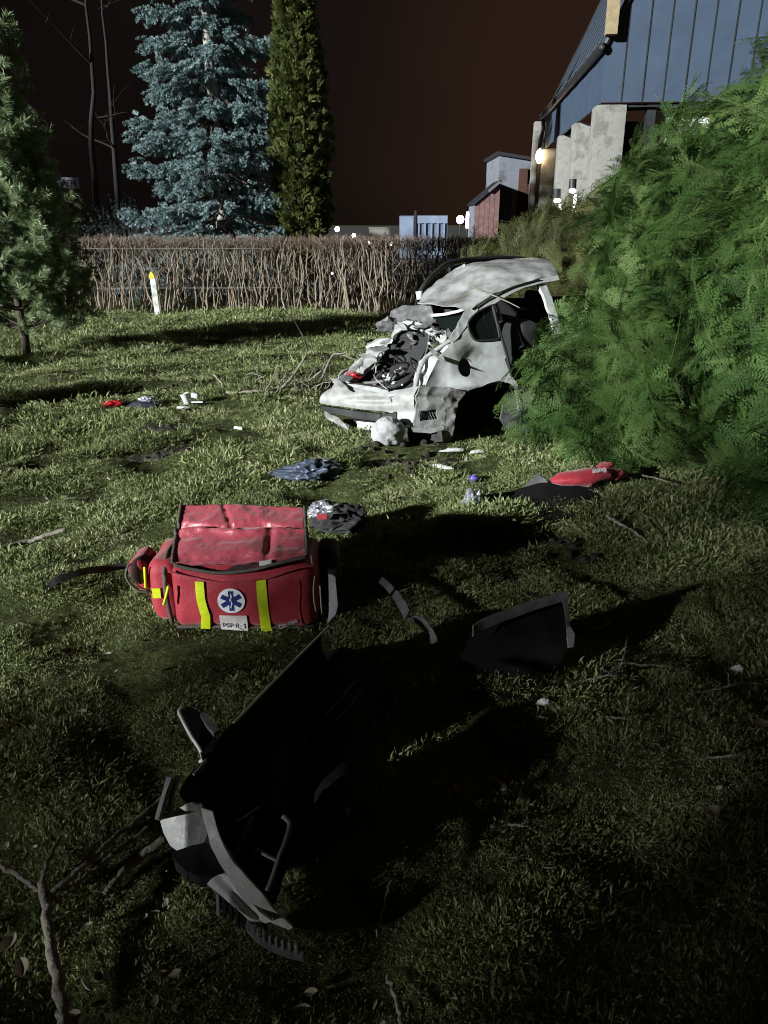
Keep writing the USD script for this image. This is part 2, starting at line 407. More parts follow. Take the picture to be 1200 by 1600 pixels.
plain("blue_cladding", (0.050, 0.074, 0.118), 0.55, 0.14, 2.5, 0.0, dirt=(0.05, 0.075, 0.12), dirt_scale=1.2)
plain("dark_metal", (0.022, 0.024, 0.028), 0.5, 0.2, 8)
plain("concrete", (0.25, 0.25, 0.235), 0.9, 0.25, 3, 0.3, 25, dirt=(0.16, 0.155, 0.135), dirt_scale=3.0)
plain("white_wall", (0.72, 0.72, 0.70), 0.8, 0.05, 2)
plain("beam_timber", (0.30, 0.24, 0.14), 0.85, 0.25, 6)
plain("grey_render", (0.16, 0.175, 0.21), 0.9, 0.2, 1.5, 0.2, 12, dirt=(0.09, 0.09, 0.10), dirt_scale=1.5)
plain("brown_board", (0.060, 0.022, 0.015), 0.8, 0.3, 5)
plain("pink_board", (0.16, 0.09, 0.085), 0.85, 0.3, 6)
plain("container_paint", (0.19, 0.24, 0.34), 0.6, 0.15, 2)
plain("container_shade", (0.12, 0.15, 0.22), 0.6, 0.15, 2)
plain("cabinet_grey", (0.19, 0.19, 0.17), 0.7, 0.1, 3)
plain("sign_face", (0.50, 0.50, 0.72), 0.5, 0.06, 4)
plain("post_white", (0.60, 0.63, 0.62), 0.5, 0.06, 12, dirt=(0.35, 0.36, 0.30), dirt_scale=8)
plain("post_yellow", (0.62, 0.56, 0.05), 0.5, 0.1, 12)
plain("wire_metal", (0.26, 0.24, 0.21), 0.5, 0.15, 12)
plain("skirting_fabric", (0.03, 0.03, 0.034), 0.9, 0.2, 30)
mat("side_glass", {"p": ("principled_bsdf", {"base_color": (0.010, 0.014, 0.014), "roughness": 0.08, "specular_ior_level": 0.6}), "t": ("transparent_bsdf", {"color": (0.35, 0.4, 0.4)}), "m": ("mix_closure", {"fac": 0.7})},
    [("t.BSDF", "m.closure1"), ("p.BSDF", "m.closure2")], "m.closure")
glow("lamp_warm", (1.0, 0.72, 0.42), 14.0)
glow("lamp_cool", (0.95, 0.97, 0.9), 4.0)
glow("lamp_violet", (0.45, 0.35, 1.0), 9.0)
glow("lamp_pale_violet", (0.75, 0.72, 1.0), 3.0)

# ------------------------------------------------------------------ lawn
def axis_x():
    a = np.arange(-5.0, 5.0, 0.05)
    g = [5.0]
    while g[-1] < 150:
        g.append(g[-1] + 0.05 + (g[-1] - 5.0) * 0.18)
    g = np.array(g)
    return np.r_[-g[::-1], a[1:], g]
def axis_y():
    a = np.arange(0.3, 11.0, 0.05)
    g = [11.0]
    while g[-1] < 260:
        g.append(g[-1] + 0.06 + (g[-1] - 11) * 0.15)
    b = [0.3]
    while b[-1] > -45:
        b.append(b[-1] - 0.08 - (0.3 - b[-1]) * 0.2)
    return np.r_[np.array(b)[::-1][:-1], a, np.array(g)]
gxv, gyv = axis_x(), axis_y()
GX, GY = np.meshgrid(gxv, gyv, indexing="ij")
GV = np.stack([GX, GY, gz(GX, GY)], -1).reshape(-1, 3)
ni, nj = GX.shape
ii, jj = np.meshgrid(np.arange(ni - 1), np.arange(nj - 1), indexing="ij")
gq = np.stack([ii * nj + jj, (ii + 1) * nj + jj, (ii + 1) * nj + jj + 1, ii * nj + jj + 1], -1).reshape(-1, 4)
structure("lawn", (GV, gq), "lawn")

# grass tufts
def tuft(seed, n=13, h=0.045, spread=0.035, w=0.0042):
    r = np.random.default_rng(seed)
    a = r.uniform(0, 2 * np.pi, n)
    rad = spread * np.sqrt(r.uniform(0, 1, n))
    base = np.stack([rad * np.cos(a), rad * np.sin(a), np.full(n, -0.008)], 1)
    lean = r.uniform(0.1, 1.45, n)
    a2 = a + r.normal(0, 0.9, n)
    hh = h * r.uniform(0.45, 1.25, n)
    tip = base + np.stack([np.cos(a2) * np.sin(lean), np.sin(a2) * np.sin(lean), np.cos(lean)], 1) * hh[:, None]
    bend = np.stack([np.zeros(n), np.zeros(n), hh * 0.16], 1)
    return blades(base, tip, w * r.uniform(.6, 1.2, n), bend=bend)
r = np.random.default_rng(21)
N = 125000
ty = np.exp(r.uniform(math.log(0.72), math.log(17.0), N))
tx = r.uniform(-1, 1, N) * (0.62 * ty + 0.55)
nz = meshkit.fbm(np.stack([tx * 3.2, ty * 3.2, ty * 0], 1), 3, 11)
bare = (nz < 0.40) & (r.uniform(size=N) < 0.65)
far = (ty > 14.6)
front = (tx > -.98) & (tx < -.2) & (ty > 2.52) & (ty < 2.80) & (r.uniform(size=N) < .85)
rut = rut_distance(tx, ty) + r.normal(0, .25, N) < .8
keep = ~bare & ~far & ~front & ~rut
tx, ty, nz = tx[keep], ty[keep], nz[keep]
tz = gz(tx, ty)
n = len(tx)
sc = (0.44 + 0.145 * ty) * (0.12 + 2.9 * nz ** 1.6) * r.uniform(0.7, 1.3, n)
rot = Rot.from_euler("zxy", np.stack([r.uniform(0, 2 * np.pi, n), r.normal(0, .18, n), r.normal(0, .18, n)], 1)).as_quat()
protos = [("tuft", tuft(1, 24, .030, .042, .0031), "grass_blade"), ("tuft_b", tuft(2, 30, 0.022, 0.048, 0.0034), "grass_blade"), ("tuft_c", tuft(3, 14, 0.044, 0.03, 0.0026), "grass_blade"), ("tuft_d", tuft(4, 32, 0.018, 0.054, 0.0038), "grass_blade")]
instancer("/World/grass", protos, np.stack([tx, ty, tz], 1), rot, sc[:, None] * np.array([1.12, 1.12, .72]), r.choice(4, n, p=[.3, .32, .06, .32]))
tag("/World/grass", "short rough winter grass covering the whole lawn", "grass")

def soil_strip(rt, seed):
    x0, y0, x1, y1, wd, dp = rt
    n = 40; t = np.linspace(-.04, 1.04, n)
    r_ = np.random.default_rng(seed)
    d = np.array([x1 - x0, y1 - y0]); nn = np.array([-d[1], d[0]]) / np.linalg.norm(d)
    k = np.linspace(-1, 1, 9)
    wv = wd * .8 * np.sqrt(np.clip(1 - (2 * np.clip(t, 0, 1) - 1) ** 8, 0, 1)) * (1 + .6 * fb(np.stack([t * 9, t * 0 + seed, t * 0], 1), 3, seed)) + .01
    P = np.array([x0, y0]) + t[:, None, None] * d + (k[None, :, None] * wv[:, None, None]) * nn
    z = gz(P[..., 0], P[..., 1]) + .010 + .030 * np.maximum(fb(np.stack([P[..., 0] * 11, P[..., 1] * 11, P[..., 0] * 0], -1), 3, 8), -.2)
    z[:, [0, -1]] -= .03; z[[0, -1]] -= .03
    V = np.concatenate([P, z[..., None]], -1).reshape(-1, 3)
    i, j = np.meshgrid(np.arange(n - 1), np.arange(8), indexing="ij")
    q = np.stack([i * 9 + j, (i + 1) * 9 + j, (i + 1) * 9 + j + 1, i * 9 + j + 1], -1).reshape(-1, 4)[:, ::-1]
    return V, q
for k, rt in enumerate(RUTS):
    structure("soil", soil_strip(rt, k), "soil")
structure("field", (np.array([(-150, 17.2, .10), (150, 17.2, .10), (150, 250, .10), (-150, 250, .10)], float), np.array([(0, 1, 2, 3)])), "unlit_black", False)  # added black sheet: the darkness beyond the hedge put into its colour

# fallen leaves and crumbs: nobody could count them
def leaf(seed, L=0.05, W=0.024):
    t = np.linspace(0, 1, 6)
    r_ = np.random.default_rng(seed)
    w = W * np.sin(np.pi * np.clip(t * 0.96 + 0.02, 0, 1)) ** 0.8
    curl = 0.35 * L * (t - 0.5) ** 2 * r_.uniform(0.5, 3)
    l = np.stack([t * L - L / 2, w / 2, curl + w * .35], 1)
    c = np.stack([t * L - L / 2, t * 0, curl], 1)
    rr = np.stack([t * L - L / 2, -w / 2, curl + w * r_.uniform(-.1, .5)], 1)
    v = np.vstack([l, c, rr]); k = np.arange(5)
    q = np.vstack([np.stack([k, k + 6, k + 7, k + 1], 1), np.stack([k + 6, k + 12, k + 13, k + 7], 1)])
    return trimesh.Trimesh(v, np.vstack([q[:, [0, 1, 2]], q[:, [0, 2, 3]]]), process=False)
N = 1700
ly = np.exp(r.uniform(math.log(0.9), math.log(11), N)); lx = r.uniform(-1, 1, N) * (0.6 * ly + 0.4)
instancer("/World/fallen_leaves", [("leaf", leaf(1), "dead_leaf"), ("leaf_b", leaf(2, .035, .02), "dead_leaf"), ("leaf_c", leaf(3, .025, .008), "dead_leaf")],
          np.stack([lx, ly, gz(lx, ly) + 0.022], 1), Rot.from_euler("zxy", np.stack([r.uniform(0, 6.28, N), r.normal(0, .5, N), r.normal(0, .5, N)], 1)).as_quat(), r.uniform(.25, .8, N), r.choice(3, N, p=[.2, .35, .45]))
tag("/World/fallen_leaves", "pale dry leaves and crumbs scattered over the grass", "fallen leaves")

T = []
for k in range(420):
    rt = RUTS[int(r.choice(5, p=[.24, .2, .28, .16, .12]))]
    t = r.uniform(0, 1); o = r.normal(0, 1.2) * rt[4]
    d = np.array([rt[2] - rt[0], rt[3] - rt[1]]); nn = np.array([-d[1], d[0]]) / np.linalg.norm(d)
    p = np.array(rt[:2]) + t * d + nn * o
    T.append(moved(crumple(*(r.uniform(.02, .075, 3) * [1, 1, .8]), int(r.integers(1, 40)), .3, 2, 1), (p[0], p[1], float(gz(p[0], p[1])) + .012), rz=r.uniform(0, 360)))
p_ = single("soil_clods", cat_(T), "soil", "loose dark soil clods scattered along the ruts in the lawn", "soil clods", None, False)
tag(p_, kind="stuff")

# ------------------------------------------------------------------ bare clipped hedge across the back
HY = 14.75
def wiggle(a, b, n, amp, r_):
    t = np.linspace(0, 1, n)[:, None]
    P = np.asarray(a) * (1 - t) + np.asarray(b) * t
    o = np.cumsum(r_.normal(0, amp, (n, 3)), 0); o -= o[0]
    return P + o * np.array([1, .6, .25])
def bare_hedge(path, x0, x1, top, r_, stems=240, twigs=2300, tips=2600, depth=0.75):
    for k in range(stems):
        x = x0 + (x1 - x0) * (k + r_.uniform(0, 1)) / stems
        y = r_.uniform(-depth / 2, depth * 0.1)
        h = top * r_.uniform(0.72, 0.99)
        P = wiggle((x, y, -0.08), (x + r_.normal(0, .16), y + r_.normal(0, .1), h), 8, 0.030, r_)
        part(path, "stem", tube(P, np.linspace(0.021, 0.009, 8) * r_.uniform(.5, 1.25), 5, False), "hedge_twig", True)
    T = []
    for k in range(twigs):
        x, y = r_.uniform(x0, x1), r_.uniform(-depth / 2, depth / 2)
        z = top * r_.uniform(0.02, 0.9) ** 0.8
        L = r_.uniform(.2, .55)
        d = np.array([r_.normal(0, .42), r_.normal(0, .4), r_.uniform(.5, 1)]); d /= np.linalg.norm(d)
        e = np.array([x, y, z]) + d * L
        e[2] = min(e[2], top * r_.uniform(.95, 1.0)); e[1] = np.clip(e[1], -depth / 2, depth / 2)
        T.append(tube(wiggle((x, y, z), e, 4, 0.02, r_), np.linspace(.0065, .0028, 4) * r_.uniform(.6, 1.3), 3, False))
    part(path, "twigs", cat_(T), "hedge_twig", True, kind="stuff")
    T = []
    for k in range(tips):
        x, y = r_.uniform(x0, x1), r_.uniform(-depth / 2, depth / 2)
        z = top * r_.uniform(0.78, 0.93)
        e = (x + r_.normal(0, .05), y + r_.normal(0, .04), min(z + r_.uniform(.06, .22), top * r_.uniform(.94, 1.03)))
        T.append(tube(np.array([(x, y, z), e]), [.006, .0028], 3, False))
    part(path, "twig_tips", cat_(T), "hedge_tip", True, kind="stuff")
hr = np.random.default_rng(5)
hedge = thing("bare_hedge", "long clipped leafless brown hedge across the back of the lawn", "hedge", loc=(0, HY, 0))
bare_hedge(hedge, -6.6, 2.9, 1.36, hr)
wf = thing("wire_fence", "two thin pale fence wires running through the bare hedge", "fence", loc=(0, HY - 0.42, 0))
for z, xa, xb in ((1.13, -6.5, -2.0), (0.44, -6.5, -1.9)):
    part(wf, "wire", tube(wiggle((xa, 0, z), (xb, 0, z), 14, .004, hr), 0.0045, 5), "wire_metal", True)

# white marker post in front of it
q = ground(246, 492)
mp = thing("marker_post", "slim white marker post with yellow pointed top before the bare hedge", "post", loc=q)
part(mp, "shaft", moved(rbox(.10, .05, .72, .006, 2), (0, 0, .28), ry=-2), "post_white", 30)
cap = trimesh.Trimesh([(-.05, -.025, 0), (.05, -.025, 0), (.05, .025, 0), (-.05, .025, 0), (-.05, -.025, .05), (.05, -.025, .05), (.05, .025, .05), (-.05, .025, .05), (0, -.02, .13), (0, .02, .13)],
                      [(0, 2, 1), (0, 3, 2), (0, 1, 5), (0, 5, 4), (1, 2, 6), (1, 6, 5), (2, 3, 7), (2, 7, 6), (3, 0, 4), (3, 4, 7), (4, 5, 8), (6, 7, 9), (5, 6, 9), (5, 9, 8), (7, 4, 8), (7, 8, 9)])
part(mp, "pointed_top", moved(cap, (-.024, 0, .642), ry=-2), "post_yellow", False)

# ------------------------------------------------------------------ trees
def brush(seed, L=0.34, n=46, nl=0.045, w=0.008, taper=0.5):
    """a conifer twig with needles all round, pointing along +x"""
    r_ = np.random.default_rng(seed)
    t = r_.uniform(0.05, 1, n)
    base = np.stack([t * L, 0 * t, -0.06 * L * t ** 2], 1)
    a = r_.uniform(0, 2 * np.pi, n)
    d = np.stack([r_.uniform(.35, .9, n), np.cos(a), np.sin(a)], 1)
    d /= np.linalg.norm(d, axis=1, keepdims=True)
    return blades(base, base + d * (nl * (1 - taper * t) * r_.uniform(.7, 1.3, n))[:, None], w)
def spray(seed, L=0.30, tw=7, nl=0.024, nw=0.0058, side_len=0.14, step=0.0145, lift=.08):
    """a flat yew spray: a stem with side twigs and two ranks of needles, along +x in the xy plane"""
    r_ = np.random.default_rng(seed)
    B, T, S = [], [], []
    def rank(p0, d, l, droop):
        k = max(int(l / step), 3)
        s = np.linspace(0.04, 1, k)
        p = p0 + d * (s * l)[:, None] + np.array([0, 0, -droop]) * (s ** 2)[:, None]
        side = np.array([-d[1], d[0], 0])
        for sg in (-1, 1):
            dd = d * r_.uniform(.35, .75, k)[:, None] + side * sg + np.array([0, 0, 1.0]) * r_.normal(.02, lift, k)[:, None]
            dd /= np.linalg.norm(dd, axis=1, keepdims=True)
            B.append(p); T.append(p + dd * (nl * (1.05 - .45 * s) * r_.uniform(.8, 1.2, k))[:, None]); S.append(np.repeat([d], k, 0))
        return p
    main = rank(np.zeros(3), np.array([1.0, 0, 0]), L, .03)
    stems = [tube(np.vstack([[0, 0, 0], main[::4]]), .0022, 3, False)]
    for k in range(tw):
        t = (k + .8) / (tw + 1)
        sg = 1 if k % 2 else -1
        ang = sg * r_.uniform(.6, 1.0)
        d = np.array([math.cos(ang), math.sin(ang), r_.normal(0, .12)]); d /= np.linalg.norm(d)
        l = side_len * (1.1 - .75 * t) * r_.uniform(.7, 1.2)
        p0 = np.array([t * L, 0, -.03 * t * t])
        q_ = rank(p0, d, l, .02)
        stems.append(tube(np.vstack([[p0], q_[::3]]), .0014, 3, False))
    m = blades(np.vstack(B), np.vstack(T), nw, np.vstack(S))
    return cat_([m] + stems)
def fan(seed, L=0.22, n=40):
    """a vertical fan of thuja scale twigs"""
    r_ = np.random.default_rng(seed)
    a = r_.normal(0, .5, n)
    t = r_.uniform(.0, .55, n)
    base = np.stack([t * L, t * L * np.tan(a) * .35, r_.normal(0, .012, n)], 1)
    d = np.stack([np.cos(a), np.sin(a), r_.normal(0, .18, n)], 1)
    return blades(base, base + d * (L * r_.uniform(.25, .5, n))[:, None], .017, np.stack([-np.sin(a), np.cos(a), r_.normal(0, .6, n)], 1))

def face_quats(dirs, nrm, r, jit=.35):
    """+x along dirs, +z roughly along nrm"""
    d = dirs / np.linalg.norm(dirs, axis=1, keepdims=True)
    z = nrm + np.array([0, 0, .55]) + r.normal(0, jit, nrm.shape)
    z = z - d * (z * d).sum(1, keepdims=True); z /= np.linalg.norm(z, axis=1, keepdims=True)
    return Rot.from_matrix(np.stack([d, np.cross(z, d), z], -1)).as_quat()

def spruce(path, H, R0, r_, zmax, mat_, tilt=-.36, dens=1.0, zmin=.25, gap=None):
    part(path, "trunk", tube(wiggle((0, 0, -.1), (0, 0, H), 12, .012, r_), np.linspace(.17, .02, 12), 8), "pale_bark", True)
    limbs, pos, dirs, scl = [], [], [], []
    z = zmin
    while z < zmax:
        R = R0 * (1 - z / H) ** 0.85 * (1 + .30 * math.exp(-(z / 1.7) ** 2))
        nb = int(r_.integers(6, 9))
        a0 = r_.uniform(0, 6.28)
        for k in range(nb):
            a = a0 + k * 6.283 / nb + r_.normal(0, .2)
            L = R * r_.uniform(.68, 1.12)
            if gap is not None and gap(a, z):
                L *= .22
            h = np.array([math.cos(a), math.sin(a), 0])
            t = np.linspace(0, 1, 7)
            zz = z + L * (tilt * t * 1.6 + .30 * t ** 2.4) + .15
            P = h[None] * (t * L)[:, None]; P[:, 2] = zz
            P[:, :2] += np.cumsum(r_.normal(0, .02, (7, 2)), 0)
            limbs.append(tube(P, np.linspace(.026, .006, 7) * (L / R0 + .3), 4, False))
            m = int(58 * dens * L) + 8
            for s in r_.uniform(.25, 1.0, m):
                p = np.array([np.interp(s, t, P[:, c]) for c in range(3)])
                side = r_.choice([-1, 1])
                wdt = .52 * L * (1 - s) ** .6 * r_.uniform(0, 1) + .04
                d = h * r_.uniform(.5, 1.1) + np.array([-h[1], h[0], 0]) * side * r_.uniform(.3, 1.1) + np.array([0, 0, r_.normal(-.32, .25)])
                q_ = p + np.array([-h[1], h[0], 0]) * side * wdt * .8 + np.array([0, 0, -.30 * wdt + r_.normal(0, .06)])
                pos.append(q_); dirs.append(d); scl.append(r_.uniform(.65, 1.2))
        z += r_.uniform(.36, .52)
    part(path, "limbs", cat_(limbs), "bark", True, kind="stuff")
    pos, dirs = np.array(pos), np.array(dirs)
    instancer(path + "/crown", [("twig", brush(1, .26, 80, .070, .015, .3), mat_), ("twig_b", brush(2, .20, 64, .070, .015, .3), mat_), ("twig_c", brush(3, .32, 96, .068, .015, .3), mat_)], pos, look_quats(dirs, .5, r_), np.array(scl), r_.choice(3, len(pos)))
tr = np.random.default_rng(31)
sp_at = at_z(327, 366, 0.9); sp_at = np.array([-3.55, 17.6, 0])
sp = thing("blue_spruce", "tall silvery blue spruce standing behind the bare hedge", "tree", loc=sp_at)
toward = math.atan2(-.98, .2)
spruce(sp, 11.5, 2.15, tr, 8.2, "spruce_needle", gap=lambda a, z: z > 4.2 and abs(((a - toward + 3.1416) % 6.2832) - 3.1416) < 1.2)

def thuja(path, H, R0, r_, n=5200):
    part(path, "trunk", tube([(0, 0, -.1), (0, 0, H * .9)], [.09, .02], 7), "bark", True)
    z = r_.uniform(.05, 1, n) * H
    R = R0 * np.clip(np.minimum((z / H + .12) * 3.0, 1), 0, 1) * np.clip((1 - z / H) * 1.9, 0.03, 1) ** .8
    a = r_.uniform(0, 6.283, n)
    lump = .80 + .45 * (meshkit.fbm(np.stack([np.cos(a) * 2.2, np.sin(a) * 2.2, z * 1.6], 1), 3, 4))
    rad = R * lump * r_.uniform(.62, 1.0, n)
    pos = np.stack([rad * np.cos(a), rad * np.sin(a), z], 1)
    d = np.stack([np.cos(a) * .55, np.sin(a) * .55, r_.uniform(.4, 1.3, n)], 1)
    q_ = look_quats(d, 1.2, r_)
    instancer(path + "/crown", [("scale_twig", fan(1), "thuja_scale"), ("scale_twig_b", fan(2, .17), "thuja_scale")], pos, q_, r_.uniform(.7, 1.2, n), r_.choice(2, n))
th_at = np.array([-1.72, 17.0, 0])
th = thing("thuja_tree", "narrow dark green columnar thuja right of the blue spruce", "tree", loc=th_at)
thuja(th, 7.8, .53, tr)

def pine(path, H, R0, r_, n_tier=13):
    part(path, "trunk", tube(wiggle((0, 0, -.1), (.05, 0, H), 10, .012, r_), np.linspace(.055, .012, 10), 7), "bark", True)
    limbs, pos, dirs = [], [], []
    for i in range(n_tier):
        z = H * (.10 + .86 * (i / (n_tier - 1)))
        R = R0 * (1 - .80 * (z / H) ** 1.25)
        for k in range(7):
            a = r_.uniform(0, 6.28); L = R * r_.uniform(.6, 1.1)
            h = np.array([math.cos(a), math.sin(a), 0])
            t = np.linspace(0, 1, 6)
            P = h[None] * (t * L)[:, None]; P[:, 2] = z + L * (.05 * t + .45 * t ** 2)
            P += np.cumsum(r_.normal(0, .012, (6, 3)), 0)
            limbs.append(tube(P, np.linspace(.014, .005, 6), 4, False))
            for s in r_.uniform(.50, 1.04, int(10 + 30 * L)):
                p = np.array([np.interp(min(s, 1), t, P[:, c]) for c in range(3)])
                off = r_.normal(0, .11, 3)
                pos.append(p + off); dirs.append(h * .6 + np.array([0, 0, r_.uniform(.4, 1.3)]) + off * 4)
    part(path, "limbs", cat_(limbs), "bark", True, kind="stuff")
    pos, dirs = np.array(pos), np.array(dirs)
    instancer(path + "/crown", [("needle_tuft", brush(11, .17, 120, .085, .0075, .1), "pine_needle"), ("needle_tuft_b", brush(12, .13, 100, .08, .0075, .1), "pine_needle")], pos, look_quats(dirs, 1, r_), r_.uniform(.75, 1.2, len(pos)), r_.choice(2, len(pos)))
q = ground(42, 556)
pn = thing("young_pine", "bushy young green pine on the lawn at the left edge", "tree", loc=q)
pine(pn, 3.5, .92, tr)

def bush(path, ells, n, proto, r_, up=.35, sc=(.8, 1.3), out=1.0, lump=.35, lseed=3, droop=0.0, shellk=(.55, 1.0), zmin=0.0, face=None, flat=None):
    """foliage on the outer layers of a union of ellipsoids"""
    ells = [(np.array(c, float), np.array(R_, float)) for c, R_ in ells]
    wts = np.array([np.prod(R_) ** (2 / 3) for _, R_ in ells]); wts /= wts.sum()
    pos, dirs, nrms = [], [], []
    while sum(map(len, pos)) < n:
        k = r_.choice(len(ells), p=wts)
        c, R_ = ells[k]
        m = 400
        u = r_.normal(size=(m, 3)); u /= np.linalg.norm(u, axis=1, keepdims=True)
        l = 1 + lump * 2 * fb((c + u * R_) * 1.35, 3, lseed)
        p = c + u * R_ * (l * r_.uniform(shellk[0] ** 3, shellk[1] ** 3, m) ** (1 / 3))[:, None]
        ok = p[:, 2] > zmin
        for j, (c2, R2) in enumerate(ells):
            if j != k:
                ok &= np.linalg.norm((p - c2) / R2, axis=1) > .72
        nrm = u / R_; nrm /= np.linalg.norm(nrm, axis=1, keepdims=True)
        if face is not None:
            ok &= face(p, nrm)
        d = nrm * out + r_.normal(0, .35, (m, 3)) + np.array([0, 0, up])
        if flat is not None:
            a = r_.normal(0, .55, (m, 3)) + flat
            a = a - nrm * (a * nrm).sum(1, keepdims=True)
            d = a / np.linalg.norm(a, axis=1, keepdims=True) + nrm * r_.uniform(.1, .75, (m, 1))
        pos.append(p[ok]); dirs.append(d[ok]); nrms.append(nrm[ok])
    pos, dirs = np.vstack(pos)[:n], np.vstack(dirs)[:n]
    instancer(path, proto, pos, look_quats(dirs, .55, r_) if flat is None else face_quats(dirs, np.vstack(nrms)[:n], r_), r_.uniform(*sc, n), r_.choice(len(proto), n))
def bough(seed, L=.62, n=9):
    """an arching yew branch with sprays to both sides, along +x"""
    r_ = np.random.default_rng(seed)
    t = np.linspace(0, 1, 9)
    P = np.stack([t * L, .05 * np.sin(t * 2 + seed), .10 * L * np.sin(t * np.pi) - .22 * L * t ** 2.2], 1)
    out = [tube(P, np.linspace(.005, .002, 9), 4, False)]
    for k in range(n + 1):
        s_ = (k + .6) / (n + .6)
        p = np.array([np.interp(s_, t, P[:, c]) for c in range(3)])
        sp_ = spray(seed * 31 + k, .25 * (1.15 - .5 * s_) * r_.uniform(.85, 1.2), 8, .026, .0074, .11, .0150)
        sg = 0 if k == n else (1 if k % 2 else -1)
        out.append(moved(sp_, p, rz=sg * r_.uniform(28, 58), ry=r_.uniform(2, 26) + 14 * s_, rx=r_.normal(0, 14)))
    return cat_(out)
# big yew hedge at the right
br = np.random.default_rng(77)
yew = thing("yew_hedge", "huge dense green yew hedge filling the right side beside the wrecked car", "hedge")
E_YEW = [((3.2, 4.7, .85), (1.15, 1.35, 1.3)), ((2.20, 5.5, .62), (.62, .60, .98)), ((3.3, 6.0, 1.25), (1.3, 1.2, 1.35)), ((4.05, 5.2, 2.0), (1.42, 1.5, 2.05)), ((3.12, 3.55, .32), (.85, .95, .75)), ((1.90, 5.42, .42), (.40, .42, .55)), ((2.55, 5.9, 1.1), (.75, .6, 1.05))]
for c, R_ in E_YEW[:1] + E_YEW[2:4]:
    for k in range(3):
        a = br.uniform(0, 6.28)
        e = np.array(c) + np.array([math.cos(a) * R_[0], math.sin(a) * R_[1], R_[2]]) * .35
        part(yew, "trunk", tube(wiggle((c[0] + .25 + br.normal(0, .15), c[1] + .3 + br.normal(0, .15), -.1), e, 6, .03, br), np.linspace(.05, .015, 6), 6), "bark", True)
bush(yew + "/foliage", E_YEW, 2150, [("yew_bough", bough(1), "yew_needle"), ("yew_bough_b", bough(2, .5, 7), "yew_needle"), ("yew_bough_c", bough(3, .72, 10), "yew_needle")], br, up=.25, sc=(.65, 1.15), lump=.34, shellk=(.60, .98), zmin=.02, flat=np.array([-.62, -.15, .30]))
far_yew = thing("olive_shrub", "smaller olive green feathery shrub between the car roof and the blue hall", "shrub", loc=(0, 0, 0))
E_FAR = [((2.65, 11.2, .70), (1.0, 1.1, 1.1)), ((3.8, 10.4, .95), (1.25, 1.3, 1.45)), ((2.0, 12.3, .5), (.9, .8, .85))]
for c, R_ in E_FAR:
    part(far_yew, "trunk", tube([(c[0], c[1], -.1), (c[0], c[1], c[2] + R_[2] * .5)], [.06, .02], 6), "bark", True)
bush(far_yew + "/foliage", E_FAR, 2600, [("olive_spray", spray(5, .42, 9, .034, .009, .18, .022), "olive_needle"), ("olive_spray_b", spray(6, .36, 8, .034, .009, .16, .022), "olive_needle")], br, up=.8, sc=(.8, 1.4), lump=.3, zmin=.05, flat=np.array([-.3, 0, .9]))
jn = thing("spreading_juniper", "dark spreading juniper left of the blue spruce behind the hedge", "shrub", loc=(-7.3, 19.0, 0))
E_J = [((-.6, 0, .55), (1.1, .9, 1.0)), ((.9, .2, .65), (1.1, .9, 1.15)), ((1.9, 0, .9), (.6, .6, 1.5))]
part(jn, "trunk", tube([(0, 0, -.1), (.2, 0, 1.0)], [.09, .03], 6), "bark", True)
bush(jn + "/foliage", E_J, 1500, [("juniper_twig", brush(21, .45, 60, .05, .011), "juniper_needle"), ("juniper_twig_b", brush(22, .36, 50, .05, .011), "juniper_needle")], br, up=1.4, sc=(.8, 1.3), lump=.4)

# bare background trees
def bare_tree(path, H, r_, r0=.16, lean=0.0, nb=14, mat_="night_bark"):
    P = wiggle((0, 0, -.1), (lean, 0, H), 12, .05, r_)
    part(path, "trunk", tube(P, np.linspace(r0, .03, 12), 7), mat_, True)
    L = []
    for k in range(nb):
        i = int(r_.integers(3, 11)); a = r_.uniform(0, 6.28); l = r_.uniform(.8, 2.2)
        e = P[i] + np.array([math.cos(a) * l, math.sin(a) * l, r_.uniform(.2, 1.6)])
        B = wiggle(P[i], e, 7, .05, r_)
        L.append(tube(B, np.linspace(r0 * .3, .008, 7), 4, False))
        for j in range(5):
            s = int(r_.integers(2, 7)); e2 = B[s] + r_.normal(0, .4, 3) + [0, 0, .3]
            L.append(tube(wiggle(B[s], e2, 4, .03, r_), np.linspace(.012, .004, 4), 3, False))
    part(path, "branches", cat_(L), mat_, True, kind="stuff")
for (px, y, H, lean, lab) in ((168, 27.0, 8.5, .75, "dim bare tree with bowed trunk rising behind the juniper"), (205, 30.0, 9.0, .5, "fainter thin bare tree between the bowed one and the blue spruce")):
    t_ = thing("bare_tree", lab, "tree", loc=((px - 600) / F_PX * y * .99, y, 0))
    bare_tree(t_, H, tr, .14, lean, 3)

# ------------------------------------------------------------------ added outside the frame, unseen: plants placed to throw the long shadows
def off(along, across, z=0.0):
    p = LDIR * along + LPER * across
    return (p[0], p[1], z)
for k in range(13):
    copy_of(th, "thuja_tree", "added columnar thuja shading the far left from outside the view", off(-13 + (k % 2) * .4, 19.6 + k * 1.05), 40 * k, "added shade thujas outside the view", 1.30)  # added row that keeps light off the far left background
for k, (al, ac, s) in enumerate(((-5.2, 7.75, .56), (-6.3, 9.0, .40), (-6.1, 10.35, .62), (-7.4, 8.3, .52))):
    copy_of(pn, "young_pine", "added young pine casting shadow bands from outside the left of the view", off(al, ac), 70 * k + 30, "added shade pines outside the view", s)  # added copies that cast the shadow bands over the lawn
lr = np.random.default_rng(9)
shr = thing("twiggy_shrub", "added leafless shrub row outside the view that dims the foreground", "shrub", loc=off(-9.0, .2), rz=math.degrees(math.atan2(LPER[1], LPER[0])))  # added unseen shrub; its twig density sets how dim the foreground gets
T = []
